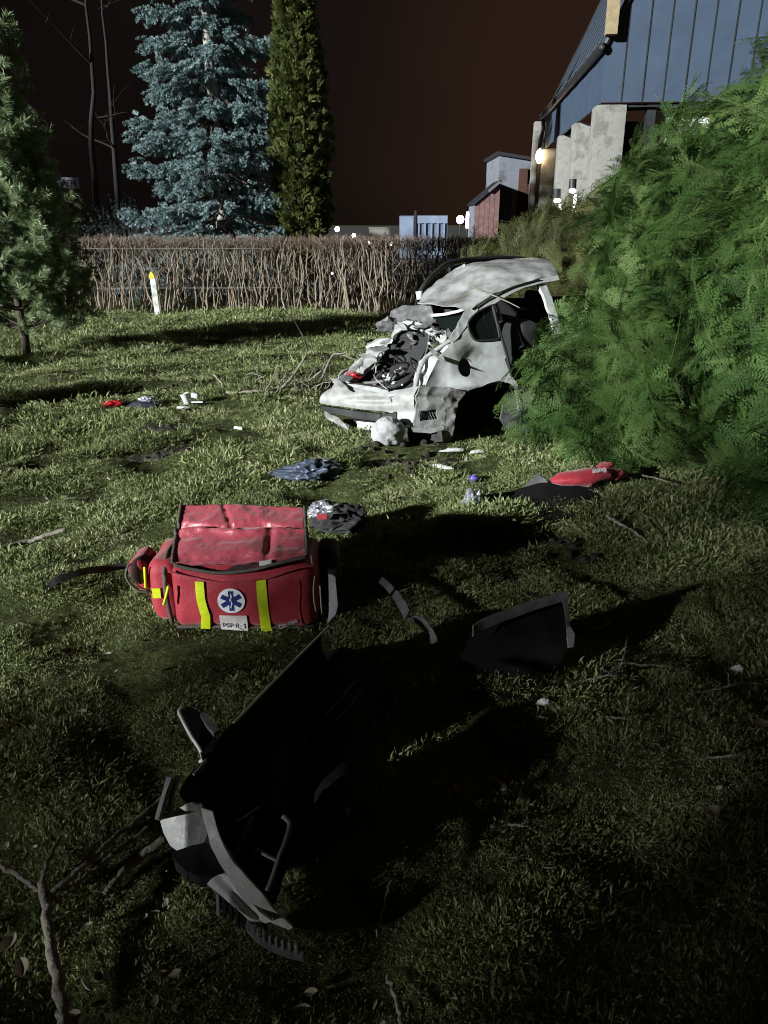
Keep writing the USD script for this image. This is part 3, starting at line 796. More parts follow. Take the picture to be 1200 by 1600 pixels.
for k in range(17500):
    u = lr.uniform(-2.6, 2.35)
    if lr.uniform() < .08 + .56 * np.clip((u - .0) / 1.1, 0, 1):
        continue
    p = np.array([u, lr.uniform(-.5, .5), lr.uniform(0, 3.8)])
    d = np.array([lr.normal(0, .6), lr.normal(0, .4), lr.uniform(.2, 1)]); d /= np.linalg.norm(d)
    T.append(tube(wiggle(p, p + d * lr.uniform(.3, .7), 4, .02, lr), np.linspace(.009, .004, 4), 3, False))
part(shr, "twigs", cat_(T), "hedge_twig", True, kind="stuff")
for k in range(14):
    u = -2.5 + 4.8 * k / 13
    part(shr, "stem", tube(wiggle((u, 0, -.1), (u + lr.normal(0, .2), 0, 3.7), 7, .03, lr), np.linspace(.022, .009, 7), 5), "hedge_twig", True)

# ------------------------------------------------------------------ the hall and what stands behind it
HC = np.array([3.97, 15.5, 0.0])
hall = thing("blue_hall", "tall steep roofed hall with blue metal cladding on grey concrete piers", "hall", loc=HC, rz=-5.0)
PIER = 3.6
for y in (0.0, 2.7, 5.3, 9.0):
    part(hall, "pier", box(.56, .60, PIER + .3, (.23, y + .3, PIER / 2 - .15), .035), "concrete", 30)
k = 0
while k * .62 < 9.3:
    part(hall, "side_panel", box(.04, .60, 4.46 - PIER, (.03 + .006 * (k % 2), .32 + k * .62, (4.46 + PIER) / 2 + .01)), "blue_cladding", False); k += 1
part(hall, "recess_wall", box(.05, 9.0, PIER, (.36, 4.9, PIER / 2)), "concrete", False)
for k in range(24):
    x0, x1 = .005 + k * .37, .005 + k * .37 + .358
    zt = lambda x: min(4.5 + 2.14 * x, 10.5)
    pr = trimesh.creation.extrude_polygon(Polygon([(x0, PIER + .02), (x1, PIER + .02), (x1, zt(x1)), (x0, zt(x0))]), .04, engine="earcut")
    pr.vertices = pr.vertices[:, [0, 2, 1]] * [1, -1, 1]; pr.invert()
    pr.apply_translation([0, -.004 * (k % 2), 0])
    part(hall, "front_panel", pr, "blue_cladding", False)
    part(hall, "seam", box(.022, .05, zt(x1) - PIER, (x1 + .006, -.03, (zt(x1) + PIER) / 2 + .01)), "dark_metal", False)
part(hall, "soffit", box(8.9, .5, .06, (4.45, .3, PIER - .02)), "dark_metal", False)
sl = np.array([1.9, 0, 4.07])
for k in range(12):
    y0 = -.02 + k * .80
    v = np.array([(0, y0, 4.5), (0, y0 + .78, 4.5), (2.8, y0 + .78, 10.5), (2.8, y0, 10.5)])
    m = shell(v, np.array([(0, 2, 1), (0, 3, 2)]), .05)
    part(hall, "roof_panel", m, "blue_cladding", False)
    part(hall, "roof_seam", tube([(-.01, y0 + .79, 4.52), (2.79, y0 + .79, 10.5)], .010, 4), "dark_metal", False)
part(hall, "gutter", tube([(-.06, -.15, 4.48), (-.06, 9.7, 4.48)], .075, 8), "dark_metal", True)
part(hall, "gutter_lip", tube([(-.13, -.15, 4.545), (-.13, 9.7, 4.545)], .012, 6), "bare_metal", True)
part(hall, "rake_trim", tube([(-.02, -.07, 4.5), (2.78, -.07, 10.5)], .05, 6), "dark_metal", 30)
part(hall, "downpipe", tube(spline([(-.06, 9.45, 4.45), (.02, 9.4, 4.25), (-.10, 9.4, 4.0), (-.10, 9.4, 0)], 14), .055, 7), "dark_metal", True)
part(hall, "end_pillar", box(.5, .5, 4.4, (-.02, 9.95, 2.2), .03), "concrete", 30)
part(hall, "beam_post", box(.20, .20, 3.2, (.05, -.17, 6.25), .012), "beam_timber", 30)
part(hall, "white_door", box(1.55, .06, 3.5, (1.86, .42, 1.75)), "white_wall", False)
part(hall, "dark_post", box(.16, .16, 3.55, (.98, .22, 1.77)), "dark_metal", False)
part(hall, "inner_wall", box(8.0, .1, 3.55, (4.7, 2.2, 1.77)), "dark_metal", False)
part(hall, "back_wall", box(7.5, .1, 4.3, (4.4, 9.6, 2.15)), "blue_cladding", False)
q = at_y(843, 244, 24.4)
lamp = thing("wall_lamp", "bright warm lamp on the far corner of the blue hall", "lamp", loc=q)
part(lamp, "bulb", moved(trimesh.creation.icosphere(2, .5), s=.40).apply_scale([.55, .6, 1.0]), "lamp_warm", True)
part(lamp, "bracket", box(.2, .5, .05, (.1, .3, .22)), "dark_metal", 30)
def gable_box(w, d, h0, h1):
    pr = trimesh.creation.extrude_polygon(Polygon([(0, 0), (w, 0), (w, h1), (0, h0)]), d, engine="earcut")
    pr.vertices = pr.vertices[:, [0, 2, 1]]; pr.invert()
    return pr
q = at_y(778, 300, 33); q[2] = 0
shed = thing("grey_shed", "grey rendered shed with slightly sloping top far behind the hall corner", "building", loc=q)
part(shed, "wall", gable_box(3.4, 4.0, 4.05, 3.55), "grey_render", False)
pr = gable_box(3.7, 4.3, .12, .12); pr.vertices[:, 2] += 4.06 - .147 * pr.vertices[:, 0]; pr.apply_translation([-.12, -.14, 0])
part(shed, "roof", pr, "dark_metal", False)
part(shed, "gate", box(1.75, .08, 2.95, (1.75, -.05, 1.5)), "brown_board", False)
part(shed, "gate_post", box(.34, .1, 3.55, (.98, -.06, 1.78)), "brown_board", False)
part(shed, "vent", box(.10, .05, .16, (1.55, -.03, 3.45)), "dark_metal", False)
part(shed, "pale_jamb", box(.22, .06, 2.7, (.68, -.035, 1.35)), "beam_timber", False)
part(shed, "drainpipe", tube(spline([(-.12, -.1, 2.5), (.12, -.1, 2.45), (.18, -.1, 2.2), (.18, -.1, .6)], 12), .045, 6), "dark_metal", True)
q = at_y(740, 350, 31.5); q[2] = 0
lean = thing("lean_to", "low pinkish boarded lean-to with sloping roof against the grey shed", "building", loc=q)
pr = gable_box(.98, 2.0, 2.15, 2.95)
part(lean, "wall", pr, "grey_render", False)
for k in range(5):
    x = .01 + k * .194
    part(lean, "board", gable_box(.182, .03, 2.12 + .816 * x, 2.12 + .816 * (x + .182)).apply_translation([x, -.04 - .004 * (k % 2), 0]), "pink_board", False)
rf = box(1.35, 2.3, .07); rf = moved(rf, (.46, 1.0, 2.62), ry=-39)
part(lean, "roof", rf, "dark_metal", False)
part(lean, "fascia", moved(box(.55, .05, .09), (.72, -.19, 2.83), ry=-39), "bare_metal", False)
q = at_y(625, 360, 34); q[2] = 0
cont = thing("storage_container", "pale blue ribbed storage container far behind the bare hedge", "container", loc=q)
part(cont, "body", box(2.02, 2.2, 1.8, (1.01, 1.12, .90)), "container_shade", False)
part(cont, "door", box(.56, .05, 1.74, (.29, -.012, .89)), "container_paint", False)
part(cont, "corner_post", box(.09, .08, 2.0, (.64, -.06, 1.0)), "dark_metal", False)
for k in range(5):
    part(cont, "rib", box(.07, .06, 1.56, (.80 + k * .27, -.02, .86)), "container_paint", False)
part(cont, "top_rail", box(1.3, .07, .30, (1.36, -.025, 1.655)), "container_paint", False)
part(cont, "bottom_rail", box(1.3, .07, .16, (1.36, -.025, .30)), "container_paint", False)
q = at_y(577, 372, 22); q[2] = 0
cab = thing("utility_cabinet", "plain grey utility cabinet left of the pale blue container", "cabinet", loc=q)
part(cab, "body", box(.56, .4, 1.40, (.28, .2, .70), .012), "cabinet_grey", 30)
part(cab, "door", box(.40, .02, 1.1, (.23, -.006, .78)), "cabinet_grey", False)
part(cab, "lid", box(.60, .44, .035, (.28, .2, 1.413)), "cabinet_grey", False)
for (px, py, y, r_, lab) in ((328, 355, 20.5, .085, "small white globe lamp under the blue spruce"), (417, 371, 20.0, .075, "small white globe lamp left of the thuja foot"), (527, 358, 23.0, .095, "brightest white globe lamp right of the thuja"),
                             (553, 368, 24.0, .08, "dim white globe lamp between the thuja and the cabinet"), (436, 291, 22.0, .09, "white globe lamp shining out between spruce and thuja"),
                             (577, 379, 19.0, .05, "tiny lamp glinting through hedge tips below the cabinet"), (611, 381, 19.0, .055, "tiny lamp glinting through hedge tips below the container corner"), (519, 427, 17.0, .035, "tiny lamp glinting low through the middle of the bare hedge")):
    q = at_y(px, py, y); zc = q[2]; q[2] = 0
    g = thing("garden_lamp", lab, "lamp", loc=q)
    r_ *= .78
    part(g, "globe", moved(trimesh.creation.icosphere(2, r_), (0, 0, zc)), "lamp_cool", True)
    part(g, "post", tube([(0, 0, -.1), (0, 0, zc - r_ * .9)], .03, 6), "dark_metal", True)
q = at_y(719, 343, 30.0); zc = q[2]; q[2] = 0
g = thing("beacon_lamp", "violet blue beacon lamp glowing left of the lean-to", "lamp", loc=q)
part(g, "globe", moved(trimesh.creation.icosphere(2, .15), (0, 0, zc)), "lamp_violet", True)
part(g, "post", tube([(0, 0, -.1), (0, 0, zc - .14)], .03, 6), "dark_metal", True)
part(g, "light_bar", moved(rbox(.12, .06, .58, .03, 2), (.27, 0, zc - .02)), "lamp_pale_violet", True)
part(g, "bar_post", tube([(.27, 0, -.1), (.27, 0, zc - .3)], .03, 6), "dark_metal", True)
for (px, py, y, lab) in ((870, 312, 11.8, "left of two black capped bollard lamps in front of the concrete piers"), (894, 297, 11.8, "right of two black capped bollard lamps in front of the concrete piers")):
    q = at_y(px, py, y); zc = q[2]; q[2] = 0
    g = thing("bollard_lamp", lab, "lamp", loc=q)
    part(g, "post", tube([(0, 0.04, -.1), (0, 0.04, zc + .02)], .035, 8), "dark_metal", True)
    part(g, "cap", moved(trimesh.creation.cylinder(.055, .13, sections=12), (0, 0, zc + .08)), "dark_metal", 30)
    part(g, "light_tube", moved(rbox(.05, .05, .30, .02, 2), (.05, -.02, zc - .21)), "lamp_cool", True)
    part(g, "light_ring", moved(trimesh.creation.icosphere(2, .05).apply_scale([1, 1, .7]), (0, -.03, zc - .01)), "lamp_cool", True)
q = at_y(97, 286, 23.5); zc = q[2]; q[2] = 0
sg = thing("notice_sign", "small pale lavender notice sign with dark letters beside the young pine", "sign", loc=q)
part(sg, "board", box(.48, .03, .30, (.24, 0, zc), .008), "sign_face", 30)
part(sg, "side_panel", moved(box(.10, .03, .30), (-.07, .02, zc - .02), rz=50), "sign_face", 30)
for x in (.04, .44):
    part(sg, "post", tube([(x, .05, -.1), (x, .05, zc + .1)], .022, 6), "dark_metal", True)
tm = meshkit.text_mesh("EH", .15, .004, True); tm.vertices = tm.vertices[:, [0, 2, 1]] * [1, -1, 1]; tm.invert()
tm.apply_translation([.12, -.017, zc - .075]); part(sg, "lettering", tm, "ink", False)

# ------------------------------------------------------------------ the wrecked car
YO = -.28
CP0 = np.array([.285, 5.42]); CH = np.array([.933, .36]); CI = np.array([-.36, .933]); CE = np.array([-.8, .6])
def on_plane(px, py, p0, nrm):
    r_ = ray(px, py)
    t = (nrm[0] * p0[0] + nrm[1] * p0[1]) / (nrm[0] * r_[0] + nrm[1] * r_[1])
    return np.array([0, 0, CAM_H]) + r_ * t
def SIDE(inset=0.0, lean=.24, belt=540, top=430):
    def s(px, py):
        i = inset + lean * np.clip((belt - py) / (belt - top), 0, 1.2) ** 1.2
        return on_plane(px, py, CP0 + CI * i, np.array([CI[0], CI[1]]))
    return s
CRN = np.array([-.6, -.8])
def REAR(fwd=0.0, k=0.0, y0=600.0):
    """k: metres forward per pixel above y0 (a leaning panel)"""
    def s(px, py):
        return on_plane(px, py, CP0 + CH * (fwd + k * (y0 - py)), CRN)
    return s
car = thing("wrecked_car", "smashed silver white hatchback with its tail torn open beside the yew hedge", "car")
# outer skin, right side
win = [(731, 506), (739, 494), (753, 484), (769, 477), (776, 504), (781, 529), (762, 532), (746, 532)]
import math as _m
cap_hole = [(728 + 10.5 * _m.cos(a), 575 + 14 * _m.sin(a)) for a in np.linspace(0, 2 * np.pi, 22)[:-1]]
qp = [(706, 534), (716, 516), (729, 507), (731, 506), (746, 533), (783, 530), (788, 542), (792, 556), (789, 562), (797, 584), (804, 598), (812, 628), (806, 612), (794, 598), (778, 594), (758, 598), (741, 605), (727, 612), (707, 606), (686, 605), (665, 603), (676, 582), (688, 558)]
def qdisp(Q):
    x, y = Q[:, 0], Q[:, 1]
    d = -.035 * np.exp(-(((x - 742) / 30) ** 2 + ((y - 563) / 22) ** 2))
    d += -.035 * np.exp(-(((x - 688) / 20) ** 2 + ((y - 585) / 26) ** 2))
    d += .045 * np.exp(-((y - 600) / 9) ** 2) * np.clip((x - 700) / 40, 0, 1)
    d += .012 * np.exp(-(((x - 718) / 18) ** 2 + ((y - 545) / 10) ** 2))
    return d
part(car, "quarter_panel", sheet(qp, SIDE(), 2.2, .006, [cap_hole], .010, 7, 3, qdisp), "car_paint", 40)
fr = part(car, "filler_cup", sheet([(728 + 11.5 * _m.cos(a), 575 + 15 * _m.sin(a)) for a in np.linspace(0, 2 * np.pi, 22)[:-1]], SIDE(.075), 3, .004), "rubber", 30)
ring = np.array([SIDE(-.012 + .055)(728 + 10.8 * _m.cos(a), 575 + 14.2 * _m.sin(a)) for a in np.linspace(0, 2 * np.pi, 25)])
part(car, "filler_rim", tube(ring, .008, 5, False), "rubber", True)
arc = np.array([SIDE(.05)(732 + 5 * _m.cos(a) + 1, 577 + 10 * _m.sin(a)) for a in np.linspace(-1.2, 1.2, 9)])
part(car, "filler_tether", tube(arc, .006, 5), "white_plastic", True)
part(car, "rear_pillar", sheet([(726, 486), (742, 477), (747, 484), (739, 494), (731, 506), (722, 520), (708, 536), (701, 531), (712, 512)], SIDE(-.004), 2, .012, (), .012, 12, 8), "car_paint", 40)
part(car, "roof_rail", sheet([(741, 477), (760, 466), (788, 452), (815, 443), (843, 436), (872, 430), (874, 437), (866, 439), (843, 443), (820, 449), (800, 458), (783, 468), (769, 477), (753, 484), (747, 484)], SIDE(.0), 2.2, .02, (), .005, 9, 9), "car_paint", 40)
part(car, "quarter_glass", sheet(win, SIDE(.015), 4, .004), "side_glass", 40)
part(car, "window_frame", tube(np.array([SIDE(-.004)(*p) for p in spline(np.array(win + win[:1]), 40)]), .009, 5, False), "rubber", True)
part(car, "door_seal", tube(np.array([SIDE(.0)(*p) for p in spline(np.array([(769, 476), (777, 504), (784, 530), (790, 548), (793, 560), (800, 590), (806, 606)]), 20)]), .013, 6), "rubber", True)
part(car, "belt_strip", tube(np.array([SIDE(.03)(*p) for p in [(774, 474), (777, 478), (783, 500)]]), .012, 6), "dirty_paint", True)
# front door pillar, seen through the needles
part(car, "front_pillar", sheet([(841, 441), (850, 438), (860, 458), (870, 490), (877, 520), (884, 560), (872, 566), (868, 525), (859, 490), (850, 462)], SIDE(.02), 3, .03, (), .012, 10, 12), "car_paint", 40)
part(car, "front_fender", sheet([(884, 535), (905, 530), (960, 532), (975, 550), (972, 575), (962, 560), (940, 548), (918, 552), (905, 575), (903, 610), (880, 622), (874, 590), (876, 560)], SIDE(.0), 5, .008, (), .02, 5, 14), "car_paint", 40)
part(car, "sill", sheet([(806, 612), (880, 600), (903, 598), (903, 616), (880, 626), (812, 642)], SIDE(.01), 4, .05, (), .012, 7, 15), "grimy_paint", 40)
part(car, "bonnet", loft([SIDE(.1)(890, 530), SIDE(.1)(985, 540)], [SIDE(1.15)(880, 478), SIDE(1.15)(985, 490)], 10, 10, .05, .006, .03, 4, 3), "car_paint", 40)
fw = SIDE(.14)(938, 588)
wh = trimesh.creation.torus(.225, .085, major_sections=28, minor_sections=10)
tyre = part(car, "front_wheel", moved(wh, fw, rx=90, rz=26), "rubber", True)
part(tyre, "rim", moved(trimesh.creation.cylinder(.18, .1, sections=24), fw, rx=90, rz=26), "bare_metal", 30)
# wheel arch, liner and the torn lip behind it
part(car, "arch_lip", sheet([(704, 607), (719, 608), (727, 613), (716, 628), (711, 648), (709, 668), (703, 690), (694, 689), (688, 676), (692, 655), (696, 632), (690, 618)], SIDE(-.02), 2, .01, (), .035, 11, 17), "grimy_paint", 30)
part(car, "inner_wing", sheet([(781, 655), (786, 632), (791, 612), (799, 599), (806, 608), (814, 630), (816, 652), (809, 669), (797, 674), (788, 668)], SIDE(.10), 2.5, .01, (), .02, 7, 18), "bare_metal", 40)
lin = [SIDE(.02)(700 + 0, 690)]
A_, B_ = [], []
for (x_, y_) in ((701, 690), (706, 655), (717, 628), (736, 610), (760, 601), (782, 600), (797, 606), (806, 625)):
    p = SIDE(.03)(x_, y_); A_.append(p); B_.append(p + np.r_[CI, 0] * .55)
part(car, "wheel_arch_liner", loft(A_, B_, 8, 24, 0, .006, .01, 8, 4), "rubber", 40)
part(car, "arch_back", sheet([(700, 692), (708, 640), (735, 606), (785, 598), (812, 620), (814, 668)], SIDE(.55), 6, .01), "black_plastic", 40)
part(car, "suspension_arm", tube(spline([SIDE(.15)(770, 655), SIDE(.30)(757, 650), SIDE(.5)(748, 640)], 8), .03, 7), "rubber", True)
# tail: bumper, corner, boot
bs = [(508, 618), (516, 609), (528, 603), (548, 604), (575, 610), (600, 615), (622, 612), (644, 607), (655, 603), (652, 622), (650, 640), (646, 655), (643, 668), (634, 660), (621, 655), (619, 646), (600, 643), (570, 640), (540, 636), (515, 633), (505, 630)]
def bdisp(Q):
    y = Q[:, 1]
    d = .05 * np.sin(np.clip((y - 603) / 40, 0, 1) * np.pi)
    d += -.045 * np.exp(-(((Q[:, 0] - 590) / 34) ** 2 + ((y - 626) / 5) ** 2))
    return d
part(car, "bumper", sheet(bs, REAR(.0, .0016, 625), 2.0, .008, (), .009, 8, 21, bdisp), "dirty_paint", 40)
part(car, "bumper_top", sheet([(520, 606), (540, 600), (565, 602), (590, 606), (612, 611), (640, 606), (655, 602), (652, 608), (630, 614), (606, 619), (580, 615), (552, 609), (530, 609)], REAR(-.01, .006, 612), 1.8, .01, (), .014, 14, 22), "car_paint", 40)
part(car, "bumper_corner", sheet([(655, 603), (690, 605), (704, 607), (699, 628), (696, 648), (693, 668), (672, 672), (645, 670), (648, 650), (651, 626)], SIDE(-.01), 2, .008, [[(655, 642), (682, 640), (683, 655), (656, 658)]], .016, 9, 23,
      lambda Q: -.03 * np.exp(-((Q[:, 1] - 622) / 5) ** 2)), "dirty_paint", 35)
grl = part(car, "reflector", sheet([(654, 641), (683, 639), (684, 656), (655, 659)], SIDE(.03), 3, .008), "black_plastic", 30)
for k in range(6):
    for j in range(3):
        part(grl, "mesh_bar", tube(np.array([SIDE(.012)(657 + k * 4.4 + (j % 2) * 2, 643 + j * 5.0), SIDE(.012)(659.5 + k * 4.4 + (j % 2) * 2, 647.5 + j * 4.6)]), .005, 4), "grey_plastic", False)
part(car, "lower_lip", sheet([(643, 668), (672, 670), (694, 666), (694, 672), (672, 677), (645, 675)], SIDE(-.03), 2, .01, (), .01, 9, 24), "car_paint", 35)
part(car, "rubbing_strip", sheet([(500, 634), (520, 637), (560, 643), (594, 647), (594, 659), (565, 655), (540, 650), (515, 645), (503, 641)], REAR(-.06), 2.2, .03, (), .006, 9, 25), "black_plastic", 35)
part(car, "tow_bracket", sheet([(594, 648), (619, 645), (620, 658), (596, 661)], REAR(-.045), 3, .05, (), .005, 9, 26), "rubber", 30)
part(car, "lower_bumper", sheet([(535, 655), (562, 656), (600, 662), (645, 670), (690, 674), (692, 690), (660, 692), (628, 690), (590, 688), (560, 678), (543, 668)], REAR(.10), 3, .03, (), .01, 8, 27), "black_plastic", 35)
part(car, "number_plate", sheet([(557, 658), (595, 662), (594, 674), (559, 671)], REAR(.03), 3, .004, (), .006, 14, 28), "white_plastic", 30)
part(car, "torn_skirt", sheet([(504, 640), (512, 646), (530, 652), (541, 664), (546, 672), (536, 668), (524, 660), (512, 655), (506, 648)], REAR(-.05), 2, .008, (), .03, 12, 29), "grimy_paint", 30)
part(car, "boot_floor", sheet([(528, 606), (560, 604), (610, 613), (652, 604), (668, 565), (625, 560), (575, 575), (545, 592)], REAR(.12, .009, 605), 3, .01, (), .02, 9, 30), "skirting_fabric", 40)
part(car, "boot_side", sheet([(511, 612), (528, 592), (548, 572), (572, 553), (574, 538), (590, 530), (612, 530), (600, 552), (588, 572), (572, 582), (560, 596), (545, 604), (528, 607)], REAR(.05, .006, 605), 1.8, .006, (), .030, 11, 31), "dirty_paint", 30)
part(car, "torn_rail", sheet([(572, 541), (596, 530), (614, 528), (612, 536), (592, 541), (576, 547)], REAR(.42), 1.6, .02, (), .03, 12, 32), "car_paint", 30)
part(car, "boot_jamb", sheet([(642, 606), (650, 582), (655, 566), (668, 556), (682, 546), (700, 531), (707, 534), (692, 556), (680, 576), (668, 600), (655, 604)], REAR(.08, .004, 605), 1.8, .01, (), .035, 11, 33), "car_paint", 30)
part(car, "jamb_edge", tube(np.array([REAR(.02, .0045, 605)(*p) for p in [(650, 604), (655, 580), (664, 560), (684, 545), (704, 532)]]), .018, 6), "dirty_paint", True)
st = part(car, "seat_back", sheet([(587, 566), (600, 548), (611, 528), (622, 515), (648, 513), (668, 519), (672, 530), (664, 548), (655, 566), (630, 565), (606, 568)], REAR(.40, .003, 565), 2.5, .05, (), .012, 6, 34), "dark_cloth", 40)
part(st, "latch_recess", sheet([(627, 531), (643, 532), (641, 545), (626, 546)], REAR(.39, .003, 565), 3, .01, (), .01, 9, 35), "rubber", 30)
part(st, "seam_piping", tube(np.array([REAR(.385, .003, 565)(*p) for p in [(671, 520), (668, 545), (660, 566)]]), .009, 5), "grey_plastic", True)
part(car, "boot_seal", tube(np.array([REAR(.06, .006, 605)(*p) for p in spline(np.array([(528, 606), (555, 601), (585, 606), (615, 604), (636, 594), (652, 576), (668, 558), (690, 540)]), 24)]), .020, 6), "rubber", True)
part(car, "boot_seal", tube(np.array([REAR(.10, .006, 605)(*p) for p in spline(np.array([(548, 600), (580, 598), (612, 592), (632, 580)]), 12)]), .016, 6), "grey_plastic", True)
br2 = np.random.default_rng(17)
for k in range(30):
    px, py = br2.uniform(556, 640), br2.uniform(574, 606)
    p = REAR(.10, .009, 605)(px, py) + [0, 0, .02]
    part(car, "broken_bit", moved(crumple(br2.uniform(.03, .09), br2.uniform(.02, .05), br2.uniform(.02, .05), 40 + k, .4, 2, 1), p, rz=br2.uniform(0, 180)), ["white_plastic", "grey_plastic", "black_plastic", "bare_metal"][k % 4], False)
part(car, "tail_lamp", moved(crumple(.13, .09, .07, 3, .5, 2, 2), REAR(.05, .006, 605)(556, 594) + [0, 0, .03], rz=20), "red_plastic", False, label="broken red tail lamp lens")
part(car, "tail_lamp", moved(crumple(.07, .05, .06, 4, .5, 2, 2), REAR(.05, .006, 605)(546, 590) + [0, 0, .03], rz=50), "red_plastic", False)
for k in range(16):
    a, b = br2.uniform(560, 650), br2.uniform(530, 600)
    c_, d_ = a + br2.normal(-6, 18), b + br2.uniform(8, 40)
    pts = [REAR(.18, .006, 605)(a, b), REAR(.05, .006, 605)((a + c_) / 2 + br2.normal(0, 9), (b + d_) / 2 + br2.normal(0, 6)) + [0, 0, br2.uniform(.0, .05)], REAR(.10, .006, 605)(c_, d_)]
    part(car, "loose_wire", tube(spline(pts, 9), br2.uniform(.004, .008), 5), ["rubber", "grey_plastic", "dirty_paint", "black_plastic"][k % 4], True)
# upper tail: crushed frame of the hatch
part(car, "hatch_frame", sheet([(612, 522), (616, 508), (634, 501), (655, 503), (676, 512), (690, 524), (706, 532), (702, 540), (684, 533), (668, 520), (646, 514), (628, 515), (618, 522), (612, 535)], REAR(.46), 1.6, .012, (), .026, 14, 41), "dirty_paint", 30)
part(car, "parcel_shelf", sheet([(609, 500), (612, 488), (628, 478), (664, 478), (675, 480), (681, 502), (662, 506), (640, 500), (620, 503)], REAR(.60, .004, 490), 2, .012, (), .04, 9, 42), "grey_plastic", 30)
part(car, "rear_screen", sheet([(676, 494), (700, 490), (732, 482), (727, 492), (712, 512), (702, 528), (690, 522), (680, 508)], REAR(.60, .003, 490), 2.5, .006, (), .015, 9, 43), "side_glass", 40)
part(car, "screen_liner", sheet([(650, 500), (652, 478), (690, 474), (732, 478), (706, 530), (685, 528), (668, 515)], REAR(.78), 4, .01, (), .02, 9, 44), "skirting_fabric", 40)
for k in range(34):
    px, py = br2.uniform(640, 704), br2.uniform(500, 538)
    if py < 500 + (px - 640) * .28: continue
    part(car, "torn_bit", moved(crumple(br2.uniform(.04, .12), br2.uniform(.02, .05), br2.uniform(.02, .05), 80 + k, .5, 2, 1), REAR(.46)(px, py), rz=br2.uniform(0, 180), ry=br2.uniform(-50, 50)), ["grey_plastic", "black_plastic", "dirty_paint", "rubber"][k % 4], False)
for k, (a, b, f_) in enumerate(((540, 592, .03), (556, 572, .10), (574, 556, .18), (592, 545, .26), (604, 533, .34), (628, 510, .44), (660, 509, .46), (684, 556, .20), (530, 600, .02), (700, 520, .5))):
    w_, h_ = br2.uniform(9, 19), br2.uniform(3, 6)
    an_ = br2.uniform(-1, 1)
    pl_ = [(a + w_ * t_ * math.cos(an_) - h_ * u_ * math.sin(an_), b + w_ * t_ * math.sin(an_) + h_ * u_ * math.cos(an_)) for t_, u_ in ((-1, -.4), (-.3, -1), (.5, -.7), (1, .1), (.4, .8), (-.5, .6))]
    part(car, "torn_metal", sheet(pl_, REAR(f_ - .03, .008, b), 1.6, .004, (), .022, 12, 60 + k), ["bare_metal", "grimy_paint", "dirty_paint"][k % 3], 20)
part(car, "torn_bracket", moved(crumple(.22, .10, .16, 7, .5, 2, 2), REAR(.50)(606, 512)), "grey_plastic", False)
# roof
RA = [SIDE(.0)(735, 485), SIDE(.0)(745, 476), SIDE(.0)(762, 465), SIDE(.0)(790, 451), SIDE(.0)(815, 442), SIDE(.0)(843, 435), SIDE(.0)(872, 431)]
RB = [REAR(.58)(652, 475), at_y(660, 463, 6.62 + YO), at_y(676, 447, 6.80 + YO), at_y(700, 427, 7.05 + YO), at_y(723, 415, 7.25 + YO), at_y(765, 411, 7.5 + YO), at_y(805, 411, 7.7 + YO), at_y(838, 417, 7.85 + YO)]
part(car, "roof", loft(RA, RB, 40, 50, np.clip(np.linspace(0, 1, 50) / .45, .15, 1) * .085, .006, .030, 5.0, 51), "roof_paint", 60)
part(car, "roof_flap", sheet([(694, 436), (708, 424), (726, 412), (728, 418), (716, 430), (704, 440)], lambda a, b: at_y(a, b, 7.0 + YO), 2, .006, (), .02, 10, 52), "car_paint", 40)
part(car, "roof_edge", loft([REAR(.56)(675, 492), REAR(.56)(700, 488), REAR(.56)(732, 481)], [REAR(.555)(677, 496), REAR(.555)(702, 492), REAR(.555)(733, 484)], 4, 12, .0, .02, .012, 10, 53), "dirty_paint", 40)
part(car, "roof_ditch", tube(np.array([SIDE(-.012)(*p) for p in spline(np.array([(738, 483), (762, 467), (790, 453), (815, 444), (843, 437)]), 16)]), .006, 5), "rubber", True)
hoop = spline(np.array([at_y(656, 458, 6.75 + YO), at_y(664, 444, 6.8 + YO), at_y(678, 428, 6.95 + YO), at_y(698, 413, 7.15 + YO), at_y(728, 406, 7.4 + YO), at_y(770, 403, 7.6 + YO), at_y(812, 404, 7.8 + YO), at_y(838, 413, 7.9 + YO)]), 40)
part(car, "hatch_seal", tube(hoop, .022, 7), "rubber", True)
part(car, "seal_clip", tube([at_y(655, 455, 6.74 + YO), at_y(657, 467, 6.74 + YO)], .032, 7), "white_plastic", True)
part(car, "far_roof_rail", loft([at_y(700, 418, 7.3 + YO), at_y(765, 405, 7.62 + YO), at_y(838, 411, 7.95 + YO)], [at_y(702, 436, 7.3 + YO), at_y(765, 425, 7.62 + YO), at_y(838, 428, 7.95 + YO)], 4, 12, .0, .03, .01, 6, 54), "black_plastic", 40)
# inside of the cabin
CF = lambda f_, i_, z_: np.array([CP0[0] + CH[0] * f_ + CI[0] * i_, CP0[1] + CH[1] * f_ + CI[1] * i_, z_])
def cbox(f0, f1, i0, i1, z0, z1, bev=.0):
    m = rbox(f1 - f0, i1 - i0, z1 - z0, bev, 3) if bev else trimesh.creation.box([f1 - f0, i1 - i0, z1 - z0])
    return moved(m, CF((f0 + f1) / 2, (i0 + i1) / 2, (z0 + z1) / 2), rz=math.degrees(math.atan2(CH[1], CH[0])))
part(car, "floor", cbox(.95, 2.6, .05, 1.35, .0, .08), "skirting_fabric", False)
part(car, "far_side", cbox(1.2, 2.7, 1.36, 1.42, .05, .92), "skirting_fabric", False)
part(car, "rear_seat", cbox(.85, 1.05, .10, 1.30, .1, .88, .06), "cabin_cloth", True)
part(car, "bulkhead", cbox(2.55, 2.62, .08, 1.36, .05, .80), "skirting_fabric", False)
